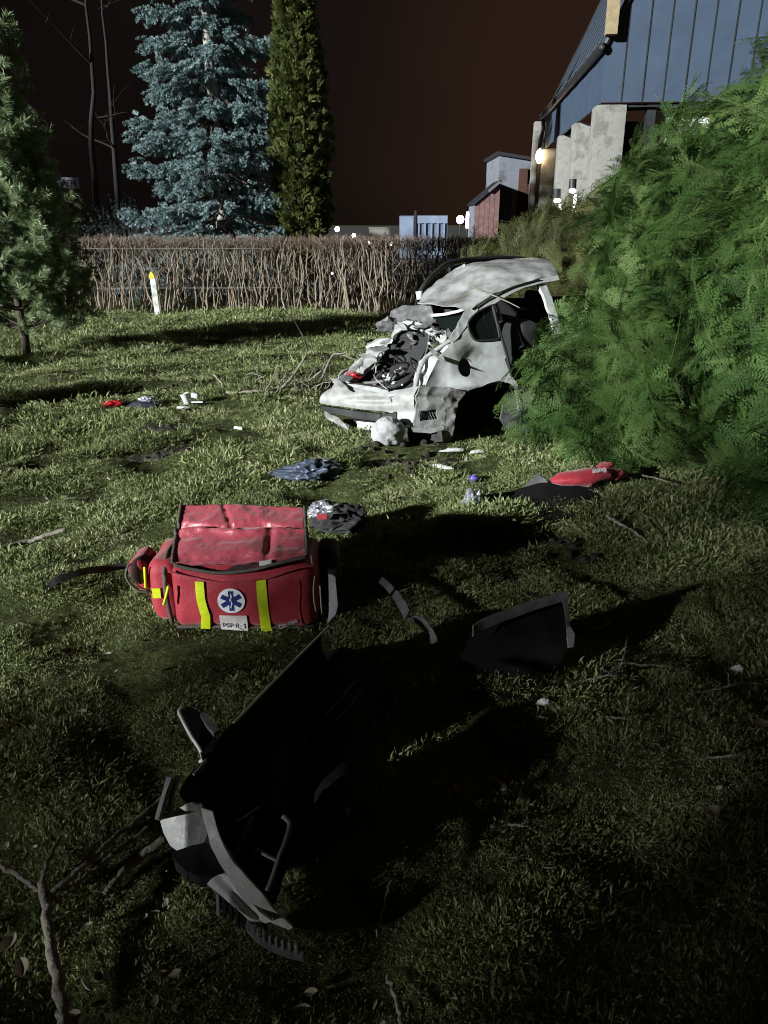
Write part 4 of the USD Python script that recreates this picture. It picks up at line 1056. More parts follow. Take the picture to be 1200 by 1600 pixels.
for i0 in (.16, .78):
    s_ = part(car, "front_seat", cat_([cbox(1.45, 1.62, i0, i0 + .46, .25, .84, .07), cbox(1.5, 2.0, i0, i0 + .46, .18, .34, .06)]), "cabin_cloth", True)
    part(s_, "headrest", cbox(1.48, 1.58, i0 + .10, i0 + .36, .86, 1.02, .045), "cabin_cloth", True)
part(car, "dashboard", cbox(2.3, 2.54, .10, 1.34, .52, .78, .07), "skirting_fabric", True)
wheel = trimesh.creation.torus(.17, .015, major_sections=24, minor_sections=6)
part(car, "steering_wheel", moved(wheel, CF(2.22, 1.0, .80), ry=-65, rz=26), "rubber", True)

# ------------------------------------------------------------------ the red medical bag
BO = np.array([-.583, 2.92, -0.008])
bag = thing("medical_bag", "open red medical bag with yellow stripes and star of life emblem", "bag", loc=BO)
BW, BD, BH = .60, .35, .292
def yfront(x, z):
    p = np.stack([np.asarray(x, float), np.zeros_like(np.asarray(x, float)), np.asarray(z, float)], -1)
    return -BD / 2 - .022 * np.cos(np.clip(np.asarray(x) / .32, -1, 1) * np.pi / 2) * np.sin(np.clip(np.asarray(z) / BH, 0, 1) * np.pi) + .010 * 2 * fb(p * 7, 3, 2) + .016 * np.abs(fb(p * [9, 1, 6] + 3.1, 2, 12))
body = rbox(BW, BD, BH, .05, 22)
bv = body.vertices.copy(); bv[:, 2] += BH / 2
wgt = np.clip((-bv[:, 1] - BD / 2 + .06) / .06, 0, 1)
bv[:, 1] += wgt * (yfront(bv[:, 0], bv[:, 2]) + BD / 2)
bv += .007 * 2 * np.stack([fb(bv * 6, 3, 6), (1 - wgt) * fb(bv * 6, 3, 7), fb(bv * 6, 3, 8)], 1) * (1 - wgt)[:, None]
bv[:, 2] -= np.clip(bv[:, 2] / BH - .45, 0, .55) / .55 * .022 * np.cos(np.clip(bv[:, 0] / .3, -1, 1) * np.pi / 2) * wgt
body.vertices = bv
bd = part(bag, "body", body, "red_cloth", True)
def bagp(px, py, y=2.735):
    q_ = at_y(px, py, y) - BO
    return q_[0], q_[2]
def decal(px_poly, m, name, off_=.004, thick=.003, parent=bag, res=.012, bump=0, kindlabel=None, smooth=40):
    P = [bagp(*p) for p in px_poly]
    return part(parent, name, sheet(P, lambda a, b: np.array([a, float(yfront(a, b)) - off_, b]), res, thick, (), bump, 20, 3), m, smooth, kindlabel)
# seam under the zip, zip mouth and lid
seam = spline(np.array([bagp(262, 893) , bagp(300, 902), bagp(355, 909), bagp(410, 905), bagp(465, 889), bagp(490, 884)]), 40)
part(bag, "seam", tube(np.array([(a, float(yfront(a, b)) - .004, b) for a, b in seam]), .004, 5), "red_cloth", True)
ze = np.array([(272, 880), (300, 887), (345, 893), (390, 889), (430, 879), (478, 868)], float)
zl = spline(ze, 40)
low = np.array([at_y(a, b + 3, 2.745) for a, b in zl]) - BO
top_ = np.array([at_y(a, b - 13 * np.sin(np.pi * np.clip((a - 270) / 210, 0, 1)) ** .6, 2.80) for a, b in zl]) - BO
part(bag, "zip_mouth", loft(low, top_, 6, 40, 0, .006, .004, 20, 2), "lining_and_shade", 40)
part(bag, "zip", tube(low + [0, -.004, .004], .008, 6), "zip_tape", True)
part(bag, "inner_label", sheet([(405, 877), (424, 874), (424, 881), (405, 884)], lambda a, b: at_y(a, b, 2.745) - BO, 3, .002), "label_white", 30)
LA = np.array([at_y(271, 880, 2.755), at_y(273, 862, 2.83), at_y(277, 838, 2.93), at_y(281, 815, 3.02), at_y(285, 790, 3.11)]) - BO
LB = np.array([at_y(479, 868, 2.755), at_y(478, 855, 2.83), at_y(477, 833, 2.93), at_y(476, 813, 3.02), at_y(475, 794, 3.11)]) - BO
nA, mA = 70, 54
PA, PB = spline(LA, mA), spline(LB, mA)
tt = np.linspace(0, 1, nA); ss = np.linspace(0, 1, mA)
LV = PA[:, None] * (1 - tt)[None, :, None] + PB[:, None] * tt[None, :, None]
S_, T_ = np.meshgrid(ss, tt, indexing="ij")
dz = .018 * np.exp(-((S_ - .52 - .05 * np.sin(T_ * 9)) / .05) ** 2) - .022 * np.exp(-((S_ - .62 - .03 * np.sin(T_ * 11 + 1)) / .045) ** 2)
dz += -.012 * np.exp(-((T_ - .73 - .06 * (S_ - .5)) / .03) ** 2) * (S_ < .62) - .010 * np.exp(-((T_ - .38 + .2 * (S_ - .8)) / .02) ** 2) * (S_ > .55)
dz += .012 * np.sin(np.pi * T_) - .028 * np.exp(-((S_ - .0) / .1) ** 2) * np.sin(np.pi * T_) ** .8
dz += .012 * 2 * fb(np.stack([LV[..., 0] * 9, LV[..., 1] * 13, LV[..., 2] * 0], -1), 3, 5) + .006 * 2 * (np.abs(fb(np.stack([LV[..., 0] * 22, LV[..., 1] * 30, LV[..., 2] * 0], -1), 2, 15)))
LV[..., 2] += dz; LV[..., 1] -= dz * .5
LVf = LV.reshape(-1, 3)
i_, j_ = np.meshgrid(np.arange(mA - 1), np.arange(nA - 1), indexing="ij")
lq = np.stack([i_ * nA + j_, i_ * nA + j_ + 1, (i_ + 1) * nA + j_ + 1, (i_ + 1) * nA + j_], -1).reshape(-1, 4)
lid = part(bag, "lid", shell(LVf, np.vstack([lq[:, [0, 1, 2]], lq[:, [0, 2, 3]]]), .012), "red_lining", True)
part(lid, "edge_binding", tube(LV[:, 0] + [-.004, 0, .002], .008, 6), "zip_tape", True)
part(lid, "edge_binding", tube(LV[:, -1] + [.004, 0, .002], .008, 6), "zip_tape", True)
part(lid, "back_drop", loft(LV[-1, :], LV[-1, :] + [0, .05, -.22], 8, 40, 0, .008, .01, 8, 9), "red_cloth", 40)
decal([(305, 908), (319, 908), (322, 935), (329, 960), (328, 984), (313, 984), (315, 962), (308, 935)], "reflective_yellow", "reflective_stripe")
decal([(400, 906), (415, 903), (418, 930), (421, 960), (424, 990), (408, 990), (405, 955), (402, 928)], "reflective_yellow", "reflective_stripe")
ec = np.array(bagp(362, 937)); ER = .056
em = part(bag, "emblem", sheet([(ec[0] + ER * math.cos(a), ec[1] + ER * math.sin(a)) for a in np.linspace(0, 6.2832, 41)[:-1]], lambda a, b: np.array([a, float(yfront(a, b)) - .004, b]), .012, .003), "emblem_white", 40)
star = None
for k in range(3):
    a = math.radians(90 + 60 * k); d, s = np.array([math.cos(a), math.sin(a)]), np.array([-math.sin(a), math.cos(a)])
    P = Polygon([ec + d * .045 + s * .010, ec + d * .045 - s * .010, ec - d * .045 - s * .010, ec - d * .045 + s * .010])
    star = P if star is None else star.union(P)
part(em, "star_of_life", sheet(list(star.exterior.coords)[:-1], lambda a, b: np.array([a, float(yfront(a, b)) - .0065, b]), .006, .002), "emblem_blue", 40)
sn = np.array([(ec[0] + .006 * math.sin(t * 11) * (1 - .5 * t), 0, ec[1] + .030 - .060 * t) for t in np.linspace(0, 1, 24)])
sn[:, 1] = yfront(sn[:, 0], sn[:, 2]) - .009
part(em, "serpent", tube(sn, .0022, 5), "emblem_white", True)
stf = np.array([(ec[0], 0, ec[1] + z) for z in np.linspace(.034, -.034, 8)]); stf[:, 1] = yfront(stf[:, 0], stf[:, 2]) - .0085
part(em, "staff", tube(stf, .0012, 5), "emblem_white", True)
lb = decal([(343, 960), (386, 961), (388, 986), (345, 985)], "label_white", "name_label")
tm = meshkit.text_mesh("PSP R-1", .022, .002)
tm.vertices[:, 0] *= .098 / np.ptp(tm.vertices[:, 0]); tm.vertices = tm.vertices[:, [0, 2, 1]] * [1, -1, 1]; tm.invert()
lx, lz = bagp(348, 981)
tm.apply_translation([lx, 0, lz]); tm.vertices[:, 1] += yfront(tm.vertices[:, 0], tm.vertices[:, 2]) - .0072
part(lb, "lettering", tm, "ink", False)
tm = meshkit.text_mesh("Ciompo", .019, .002, True)
an = math.radians(26); tv = tm.vertices.copy(); tv[:, 0] *= .085 / np.ptp(tv[:, 0])
lx, lz = bagp(437, 984)
tv = np.stack([lx + tv[:, 0] * math.cos(an) - tv[:, 1] * math.sin(an), -tv[:, 2], lz + tv[:, 0] * math.sin(an) + tv[:, 1] * math.cos(an)], 1)
tv[:, 1] += yfront(tv[:, 0], tv[:, 2]) - .005
tm = trimesh.Trimesh(tv, tm.faces[:, ::-1], process=False)
part(bag, "script_lettering", tm, "label_white", False)
for xx in (-.155, .235):
    sv = np.array([(xx + .004 * math.sin(z * 40), 0, z) for z in np.linspace(.02, .24, 16)]); sv[:, 1] = yfront(sv[:, 0], sv[:, 2]) - .002
    part(bag, "seam", tube(sv, .0028, 5), "red_cloth", True)
# end pockets
def pocket(x, z, sx, sy, sz, y=0.02, seed=3):
    m = rbox(sx, sy, sz, min(sx, sy, sz) * .42, 12)
    v = m.vertices; m.vertices = v + .010 * 2 * np.stack([fb(v * 8 + seed, 3, seed), fb(v * 8, 3, seed + 1), fb(v * 8, 3, seed + 2)], 1) + [x, y, z]
    return m
pl = part(bag, "end_pocket", pocket(-.345, .150, .13, .30, .285), "red_cloth", True)
part(pl, "pocket_zip", tube(spline([(-.315, -.145, .02), (-.322, -.155, .12), (-.33, -.13, .24), (-.335, -.03, .297), (-.335, .10, .28)], 24), .010, 6), "zip_tape", True)
part(pl, "reflective_tab", box(.035, .004, .045, (-.37, -.137, .155)), "reflective_yellow", False)
pr_ = part(bag, "end_pocket", pocket(.335, .145, .10, .20, .26, y=.10, seed=9), "lining_and_shade", True)  # pocket coloured near black for the shadow at this end of the bag
part(pr_, "pocket_zip", tube(spline([(.35, -.01, .03), (.352, -.012, .12), (.35, .0, .22), (.345, .06, .28)], 24), .010, 6), "zip_tape", True)
po = rbox(.085, .20, .15, .04, 10); po.vertices += .006 * 2 * fb(po.vertices * 9, 2, 4)[:, None]
po = moved(po, (-.44, -.02, .215), ry=-24)
pk = part(bag, "side_pouch", po, "red_cloth", True)
part(pk, "pouch_mouth", moved(trimesh.creation.icosphere(3, .5).apply_scale([.055, .15, .12]), (-.432, -.075, .235), ry=-20, rz=-28), "lining_and_shade", True)
part(pk, "pouch_zip", tube(spline([(-.475, -.115, .28), (-.492, -.125, .23), (-.455, -.13, .17), (-.405, -.12, .15)], 18), .006, 5), "zip_tape", True)
part(bag, "zip_puller", tube([at_y(226, 886, 2.80) - BO, at_y(228, 918, 2.80) - BO], .006, 5), "reflective_yellow", True)
part(bag, "zip_puller", tube([at_y(263, 916, 2.72) - BO, at_y(260, 930, 2.715) - BO, at_y(256, 945, 2.715) - BO], .006, 5), "reflective_yellow", True)
part(bag, "handle_strap", sheet([(513, 893), (524, 901), (526, 925), (528, 945), (525, 958), (513, 972), (511, 976), (514, 955), (514, 930)], lambda a, b: at_y(a, b, 2.67) - BO, 3, .003, (), .006, 6, 4), "strap_web", 40)
part(bag, "buckle", box(.035, .012, .02, tuple(at_y(519, 893, 2.67) - BO)), "black_plastic", 30)
for a_ in ([(492, 900), (490, 930), (494, 955)], [(486, 868), (488, 880)], [(500, 915), (502, 945), (503, 958)]):
    part(bag, "cord", tube(spline([at_y(x, y, 2.70) - BO for x, y in a_], 8), .003, 4), "strap_web", True)
part(bag, "bottom_piping", tube(np.array([(a, float(yfront(a, .02)) + .006, .012) for a in np.linspace(-.29, .29, 24)]), .008, 6), "zip_tape", True)

def lay(name, mesh, m, px, py, label, cat, up=0.0, rz=0.0, smooth=False, group=None, rx=0, ry=0):
    q_ = ground(px, py) + [0, 0, up]
    path = numbered("/World", name)
    pr_ = usdkit.mesh(stage, path, moved(mesh, (0, 0, 0), rz=rz, rx=rx, ry=ry), MATS[m], smooth)
    pr_.AddTranslateOp().Set(Gf.Vec3d(*map(float, q_)))
    return tag(path, label, cat, group)

# things round the bag
q = ground(512, 832)
pk = thing("black_pouch", "crumpled black and silver pouch behind the right end of the medical bag", "pouch", loc=q)
part(pk, "body", moved(crumple(.34, .24, .19, 12, .35, 2, 4), (.06, .05, .05)), "dark_cloth", 40)
part(pk, "foil_lining", moved(crumple(.19, .12, .09, 22, .55, 2.0, 3), (-.03, .04, .12), ry=-12), "foil", False)
part(pk, "red_tab", box(.05, .01, .03, (-.02, -.09, .13)), "red_cloth", False)
strap_p = [ground(67, 925, .02), ground(75, 912, .04), ground(95, 898, .07), ground(125, 889, .08), ground(160, 884, .07), ground(196, 879, .05)]
sp_ = spline(strap_p, 30)
single("carry_strap", loft(sp_ + [0, 0, .0], sp_ + [.004, -.012, -.030], 4, 30, 0, .004, .003, 20, 3), "black_plastic", "black carrying strap curving over the grass left of the medical bag", "strap")
# second red bag
c = [ground(862, 752, .075), ground(880, 749, .085), ground(905, 747, .09), ground(930, 742, .09), ground(945, 740, .085)]
q = np.array(c[0])
def sleeve(C, R_, seed, sides=22, n=34, amp=.022, squash=.58):
    P = spline(np.array(C), n); rr = np.interp(np.linspace(0, 1, n), np.linspace(0, 1, len(R_)), R_)
    m = tube(P, rr, sides); v = m.vertices
    ctr = np.vstack([np.repeat(P, sides, 0), P[:1], P[-1:]])
    d = v - ctr; d[:, 2] *= squash
    v = ctr + d
    m.vertices = v + (d / (np.linalg.norm(d, axis=1, keepdims=True) + 1e-6)) * (amp * 2 * fb(v * 11, 3, seed))[:, None]
    return m
rb = thing("red_sleeve_bag", "smaller rolled red bag lying on the ground beside the yew hedge", "bag", loc=(0, 0, 0))
part(rb, "body", sleeve(c, [.03, .066, .078, .082, .082, .080, .074], 4), "red_cloth", True)
part(rb, "crumpled_neck", sleeve([c[-1] + [-.01, 0, 0], c[-1] + [.05, .03, -.005], c[-1] + [.12, .05, -.02], c[-1] + [.15, .06, -.03]], [.07, .062, .055, .04], 7, amp=.03), "red_cloth", 30)
part(rb, "neck_flap", moved(crumple(.13, .09, .05, 9, .45, 1.6, 3), c[-1] + [.02, .05, .035], rz=25), "red_cloth", 40)
tm = meshkit.text_mesh("aung", .028, .003, True); tm.vertices -= tm.vertices.mean(0)
tq = (np.array(c[3]) + np.array(c[2])) / 2 + [.055, -.052, .052]
part(rb, "lettering", moved(moved(tm, rx=48, rz=0), tq + [0, -.004, .004], ry=-8, rz=8), "label_white", False)

# ------------------------------------------------------------------ torn-off front bumper in the foreground
fbm_ = thing("torn_bumper", "large torn-off black car bumper with white painted corner in the dark foreground", "bumper")
tl = [at_z(514, 978, .22), at_z(470, 1022, .25), at_z(420, 1073, .28), at_z(365, 1130, .30), at_z(338, 1160, .31), at_z(322, 1190, .31)]
bl = [p + [.02 + .012 * k, -.01 - .006 * k, -p[2] + .02] for k, p in enumerate(tl)]
part(fbm_, "shell", loft(tl, bl, 14, 40, .05, .006, .01, 6, 3, up=(-.8, .5, 0)), "matte_black", 50)
part(fbm_, "top_edge", tube(spline(tl[:4], 20), .0045, 5), "white_plastic", True)  # white tube stands in for light caught along the shell edge
t2 = [at_z(322, 1190, .31), at_z(300, 1210, .32), at_z(285, 1235, .33), at_z(310, 1256, .33), at_z(345, 1300, .32)]
b2 = [p + [.09, -.02, -.28] for p in t2]
part(fbm_, "inner_shell", loft(t2, b2, 10, 24, .02, .006, .01, 6, 4), "matte_black", 50)
part(fbm_, "white_corner", sheet([(251, 1283), (262, 1272), (288, 1258), (303, 1254), (316, 1256), (318, 1264), (329, 1268), (336, 1282), (326, 1300), (318, 1317), (300, 1321), (276, 1329), (266, 1322), (256, 1303)],
     lambda a, b: at_z(a, b, .38 - .0012 * (b - 1255) - .0005 * abs(a - 290)), 4, .006, (), .006, 12, 5), "dirty_paint", 45)
part(fbm_, "white_spar", sheet([(313, 1262), (332, 1268), (340, 1292), (352, 1319), (366, 1341), (390, 1368), (412, 1393), (428, 1418), (446, 1435), (458, 1448), (452, 1452), (440, 1447), (425, 1440), (404, 1424), (385, 1405), (362, 1370), (346, 1344), (332, 1320), (326, 1300)],
     lambda a, b: at_z(a, b, .37 - .0013 * (b - 1262)), 4, .008, (), .004, 14, 6, lambda Q: .016 * np.sin(np.clip((Q[:, 1] - 1262) / 190, 0, 1) * np.pi)), "dirty_paint", 45)
part(fbm_, "white_fin", sheet([(312, 1373), (330, 1368), (352, 1365), (366, 1376), (386, 1402), (404, 1424), (426, 1440), (412, 1442), (390, 1434), (362, 1414), (338, 1393)],
     lambda a, b: at_z(a, b, .225 - .0008 * (b - 1366) - .0009 * max(0, 360 - a)), 4, .008, (), .006, 14, 7, lambda Q: -.014 * np.exp(-(((Q[:, 0] - 372) * .72 - (Q[:, 1] - 1402) * .69) / 6) ** 2)), "dirty_paint", 45)
part(fbm_, "lamp_recess", sheet([(268, 1330), (300, 1320), (324, 1316), (340, 1334), (352, 1362), (330, 1370), (312, 1372), (292, 1362), (274, 1346)], lambda a, b: at_z(a, b, .20), 5, .03, (), .01, 12, 8), "matte_black", 40)
part(fbm_, "side_flange", loft([at_z(272, 1217, .37), at_z(262, 1250, .37), at_z(253, 1282, .375)], [at_z(265, 1216, .33), at_z(255, 1250, .33), at_z(247, 1282, .33)], 4, 14, 0, .008, .003, 20, 9), "grey_plastic", 40)
part(fbm_, "side_flange", loft([at_z(285, 1212, .36), at_z(277, 1233, .36), at_z(270, 1268, .36)], [at_z(279, 1211, .33), at_z(272, 1233, .33), at_z(266, 1262, .33)], 4, 14, 0, .006, .003, 20, 10), "grey_plastic", 40)
part(fbm_, "bracket", tube(spline([at_z(288, 1104, .42), at_z(280, 1110, .42), at_z(284, 1122, .42), at_z(300, 1152, .41), at_z(313, 1172, .40), at_z(317, 1182, .39), at_z(313, 1190, .37)], 24), .005, 6), "white_plastic", True)
part(fbm_, "bracket_plate", sheet([(281, 1110), (290, 1103), (306, 1108), (322, 1125), (338, 1142), (334, 1172), (316, 1182), (298, 1150)], lambda a, b: at_z(a, b, .40), 5, .01, (), .006, 12, 11), "matte_black", 40)
part(fbm_, "bracket_edge", sheet([(313, 1115), (324, 1113), (330, 1122), (343, 1139), (334, 1145), (322, 1130)], lambda a, b: at_z(a, b, .42), 3, .012, (), .006, 14, 12), "grey_plastic", 40)
part(fbm_, "flange_edge", tube([at_z(322, 1190, .36), at_z(303, 1211, .36)], .006, 5), "grey_plastic", True)
gf = part(fbm_, "grille_frame", tube(spline([at_z(368, 1333, .22), at_z(376, 1310, .26), at_z(394, 1276, .28)], 10), .006, 5), "grey_plastic", True)
part(gf, "frame_bar", tube(spline([at_z(442, 1276, .28), at_z(453, 1290, .28), at_z(446, 1315, .27), at_z(437, 1336, .26), at_z(428, 1364, .24), at_z(417, 1392, .22)], 20), .006, 5), "grey_plastic", True)
part(gf, "frame_bar", tube(spline([at_z(397, 1326, .25), at_z(415, 1336, .25), at_z(433, 1345, .25)], 8), .005, 5), "grey_plastic", True)
part(fbm_, "grille_pan", sheet([(352, 1300), (372, 1280), (400, 1262), (445, 1262), (462, 1290), (450, 1340), (430, 1400), (400, 1385), (370, 1345)], lambda a, b: at_z(a, b, .12), 8, .02, (), .02, 10, 13), "matte_black", 40)
for k in range(6):
    x = 337 + k * 10
    part(fbm_, "rib", loft([at_z(x, 1396 + k * 5, .15), at_z(x + 1, 1430 + k * 5, .04)], [at_z(x + 5, 1399 + k * 5, .15), at_z(x + 6, 1432 + k * 5, .04)], 3, 5, 0, .006), "grey_plastic" if k == 0 else "matte_black", 30)
cb = spline(np.array([(386, 1442), (398, 1456), (420, 1470), (445, 1480), (474, 1487)], float), 30)
up_ = np.array([at_z(a, b, .07) for a, b in cb]); dn_ = np.array([at_z(a + 3, b + 12, .02) for a, b in cb])
cmb = part(fbm_, "comb_strip", loft(up_, dn_, 4, 30, 0, .006, .003, 14, 14), "grey_plastic", 40)
for k in range(9):
    a, b = cb[2 + k * 3]
    part(cmb, "tooth", moved(rbox(.013, .010, .030, .004, 2), at_z(a, b - 4, .08), rz=10 * k), "grey_plastic", 30)
gp = part(fbm_, "lower_grille", sheet([(345, 1200), (380, 1140), (440, 1085), (500, 1020), (540, 1010), (590, 1040), (612, 1090), (590, 1150), (560, 1220), (520, 1290), (470, 1340), (430, 1330), (380, 1290)], lambda a, b: at_z(a, b, .05 + .03 * math.sin(a * .05)), 8, .03, (), .015, 9, 23), "matte_black", 40)  # added flat black sheet standing in for the shadow right of the bumper
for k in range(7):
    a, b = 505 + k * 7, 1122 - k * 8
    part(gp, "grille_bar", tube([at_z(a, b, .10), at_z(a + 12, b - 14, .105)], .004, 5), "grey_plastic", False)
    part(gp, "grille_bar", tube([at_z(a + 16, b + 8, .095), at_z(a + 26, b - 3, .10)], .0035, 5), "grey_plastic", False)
# far end of the same torn front: black tray with a lit grey edge
ut = thing("undertray", "black plastic car undertray with a pale upper edge lying right of the bumper", "car part")
e = [(738, 982), (760, 968), (800, 953), (845, 938), (884, 927)]
part(ut, "upper_edge", loft([at_z(a, b - 4, .20 + .0006 * (a - 738)) for a, b in e], [at_z(a, b + 13 - .02 * (a - 738), .16 + .0006 * (a - 738)) for a, b in e], 5, 24, .004, .006, .004, 14, 3), "grey_plastic", 40)
part(ut, "tray", sheet([(738, 988), (800, 966), (884, 938), (892, 985), (890, 1010), (866, 1050), (842, 1085), (790, 1092), (735, 1088), (712, 1040)], lambda a, b: at_z(a, b, max(.02, .21 - .0016 * (b - 940))), 9, .02, (), .02, 7, 6), "matte_black", 40)
part(ut, "end_flange", sheet([(876, 926), (887, 924), (889, 950), (890, 980), (886, 982), (882, 950)], lambda a, b: at_z(a, b, .30 - .001 * (b - 925)), 3, .01, (), .003, 14, 5), "grey_plastic", 40)
part(ut, "clip", sheet([(886, 980), (891, 978), (898, 990), (897, 1006), (888, 1008), (886, 992)], lambda a, b: at_z(a, b, .25), 3, .012, (), .003, 14, 5), "white_plastic", 40, label="pale tip at the end of the flange")
ts = thing("bent_trim", "bent grey trim strip curling on the ground between bumper and undertray", "trim strip")
cl = spline(np.array([(573, 890), (588, 899), (606, 911), (622, 928), (634, 945), (641, 958)], float), 22)
part(ts, "strip", loft([at_z(a, b - 3, .12) for a, b in cl], [at_z(a - 3 - .25 * k, b + 5 + .3 * k, .10) for k, (a, b) in enumerate(cl)], 4, 22, 0, .004, .006, 14, 3), "grey_plastic", 40)
cl = spline(np.array([(648, 962), (662, 966), (674, 978), (682, 992), (683, 1002)], float), 14)
part(ts, "strip_end", loft([at_z(a, b, .13) for a, b in cl], [at_z(a - 13, b + 8, .07) for a, b in cl], 5, 14, 0, .004, .012, 14, 3), "grey_plastic", 40)
# added black panel standing in for the shadow by the second red bag
dp = thing("black_debris", "flat black panel standing in for shadow with a thin pale edge under the smaller red bag", "car part")
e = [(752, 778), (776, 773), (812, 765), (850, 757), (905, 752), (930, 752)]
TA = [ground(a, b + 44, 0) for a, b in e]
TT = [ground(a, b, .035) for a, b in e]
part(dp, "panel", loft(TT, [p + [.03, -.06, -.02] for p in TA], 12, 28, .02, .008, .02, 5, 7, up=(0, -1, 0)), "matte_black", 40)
part(dp, "top_edge", tube(spline(TT[:4], 16), .006, 5), "grey_plastic", True)  # grey tube stands in for light caught along the upper rim
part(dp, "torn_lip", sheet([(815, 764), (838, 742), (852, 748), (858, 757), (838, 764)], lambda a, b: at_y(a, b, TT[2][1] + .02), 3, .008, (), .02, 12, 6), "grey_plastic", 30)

# ------------------------------------------------------------------ small debris
lay("white_bundle", crumple(.26, .22, .25, 31, .18, 1.25, 4, .6), "white_cloth", 606, 694, "crumpled round white cloth bundle on the grass below the car's bumper", "bundle", .09, 20, True)
lay("plastic_sheet", crumple(.40, .24, .16, 33, .7, 2.0, 3, .3), "blue_grey_plastic", 485, 748, "crumpled blue grey plastic sheet lying on the lawn before the car", "plastic sheet", .04, 10, False)
lay("foil_scrap", crumple(.10, .05, .05, 35, .5, 2.2, 3), "foil", 508, 728, "small pale foil scrap beside the blue grey plastic sheet", "foil", .03, 30)
lay("soil_clump", crumple(.62, .34, .20, 37, .5, 2.4, 4, .3), "soil", 268, 690, "wide dark clump of torn up soil on the lit lawn", "soil clump", .03, 5, 30)
lay("red_scrap", crumple(.20, .10, .07, 39, .6, 2.4, 3, .3), "red_plastic", 176, 637, "crumpled red scrap at the left end of the litter row", "scrap", .03, 12)
q = ground(228, 638)
nb = thing("navy_pouch", "flat dark navy pouch with shiny foil on top in the litter row", "pouch", loc=q)
part(nb, "body", moved(crumple(.32, .20, .08, 41, .3, 2, 3, .4), (0, 0, .03)), "navy_cloth", 30)
part(nb, "foil_top", moved(crumple(.16, .10, .06, 43, .6, 2.6, 3), (.02, 0, .085)), "foil", False)
q = ground(297, 634)
cu = thing("white_cup", "broken white plastic cup standing right of the navy pouch", "cup", loc=q)
cup = trimesh.creation.revolve([(0, 0), (.030, 0), (.042, .10), (.039, .10), (.028, .005), (0, .005)], sections=20)
part(cu, "cup", moved(cup, (-.02, 0, .02), ry=-14), "white_plastic", 30)
part(cu, "lid", moved(rbox(.07, .06, .05, .015, 3), (.05, .02, .095), ry=10), "white_plastic", 40)
part(cu, "spout", moved(rbox(.13, .02, .016, .005, 2), (.06, 0, .035)), "white_plastic", 40)
lay("white_shard", crumple(.12, .05, .03, 45, .4, 2, 2), "white_plastic", 286, 641, "flat white shard on the grass below the broken cup", "shard", .025, 8)
for (px, py, sx, sy, rz, m, lab) in ((372, 673, .10, .025, -30, "white_plastic", "thin white sliver right of the dark soil clump"), (262, 703, .09, .03, -35, "white_plastic", "white sliver at the lower right edge of the soil clump"),
    (664, 700, .16, .04, -20, "bare_metal", "shiny bent metal piece right below the wheel arch"), (690, 734, .17, .05, -25, "white_plastic", "long pale broken panel piece below the car's wheel arch"),
    (706, 708, .19, .025, 10, "white_plastic", "thin white L shaped strip beside the wheel arch debris"), (745, 710, .12, .025, 15, "white_plastic", "small bent white strip right of the wheel arch debris"),
    (729, 721, .05, .03, 60, "white_plastic", "tiny white chip between the strips and the violet cap"), (662, 692, .08, .05, 70, "grey_plastic", "grey rounded fragment under the bumper corner"),
    (715, 690, .16, .05, 5, "grey_plastic", "dull grey flat fragment inside the wheel arch shadow"), (640, 706, .10, .03, 20, "black_plastic", "black fragment on the grass right of the white bundle"),
    (422, 490, .10, .05, 0, "white_plastic", "small white scrap at the foot of the bare hedge"), (775, 1232, .075, .025, -40, "dry_wood", "pale curled scrap on the black ground right of the bumper"),
    (848, 1106, .05, .02, 5, "white_plastic", "small pale chip left of the forked twig"), (1150, 1052, .05, .015, -20, "white_plastic", "white chip at the dark right edge")):
    lay("fragment", crumple(sx, sy, .035, int(px) % 97, .45, 2.2, 2, .3), m, px, py, lab, "fragment", .02, rz)
lay("violet_cap", crumple(.07, .06, .06, 51, .3, 2, 2, .4), "violet_plastic", 740, 754, "small bright violet plastic cap near the black panel", "cap", .025, 0, 40)
lay("silver_foil", crumple(.15, .13, .18, 53, .7, 2.4, 3, .4), "foil", 738, 798, "crumpled silver foil on the left end of the black panel", "foil", .05, 30)
for k, (px, py) in enumerate(((1185, 1150), (1110, 1290), (20, 1500), (40, 1540))):
    lay("large_leaf", moved(leaf(60 + k, .055, .034)), "dead_leaf", px, py, ["pale yellow leaf at the right edge of the dark grass", "brown curled leaf in the dark lower right", "broad brown leaf at the lower left edge", "darker reddish leaf under the broad one at the lower left"][k], "leaf", .05, 40 * k, 40)

# ------------------------------------------------------------------ sticks, branches
def stick(name, specs, m, label, cat="branch"):
    """specs: list of (pixel points with height above ground, radius start, radius end); the first is the main stem"""
    path = thing(name, label, cat)
    first = None
    for k, (pts, r0, r1) in enumerate(specs):
        P = spline([ground(a, b, z) for a, b, z in pts], max(8, 5 * len(pts)))
        P = P + np.random.default_rng(k + len(pts)).normal(0, .12 * r0 + .0012, P.shape)
        part(path, "stem" if k == 0 else "twig", tube(P, np.linspace(r0, r1, len(P)), 6), m, True)
    return path
stick("pale_stick", [([(-30, 866, .03), (0, 857, .03), (40, 847, .035), (75, 836, .04), (103, 828, .05)], .011, .014)], "dry_wood", "thick pale stick lying on the grass at the left edge", "stick")
stick("thin_stick", [([(948, 806, .05), (968, 818, .05), (990, 830, .05), (1012, 848, .04)], .010, .008)], "dry_wood", "straight pale stick on the ground right of the black panel", "stick")
stick("forked_twig", [([(935, 1042, .03), (955, 1050, .04), (972, 1036, .06), (1000, 1038, .05), (1050, 1042, .03)], .005, .003), ([(972, 1036, .06), (978, 1010, .06), (980, 990, .05)], .004, .002), ([(972, 1036, .06), (962, 1055, .04)], .004, .002)], "dry_wood", "forked dry twig on the dark grass right of the undertray")
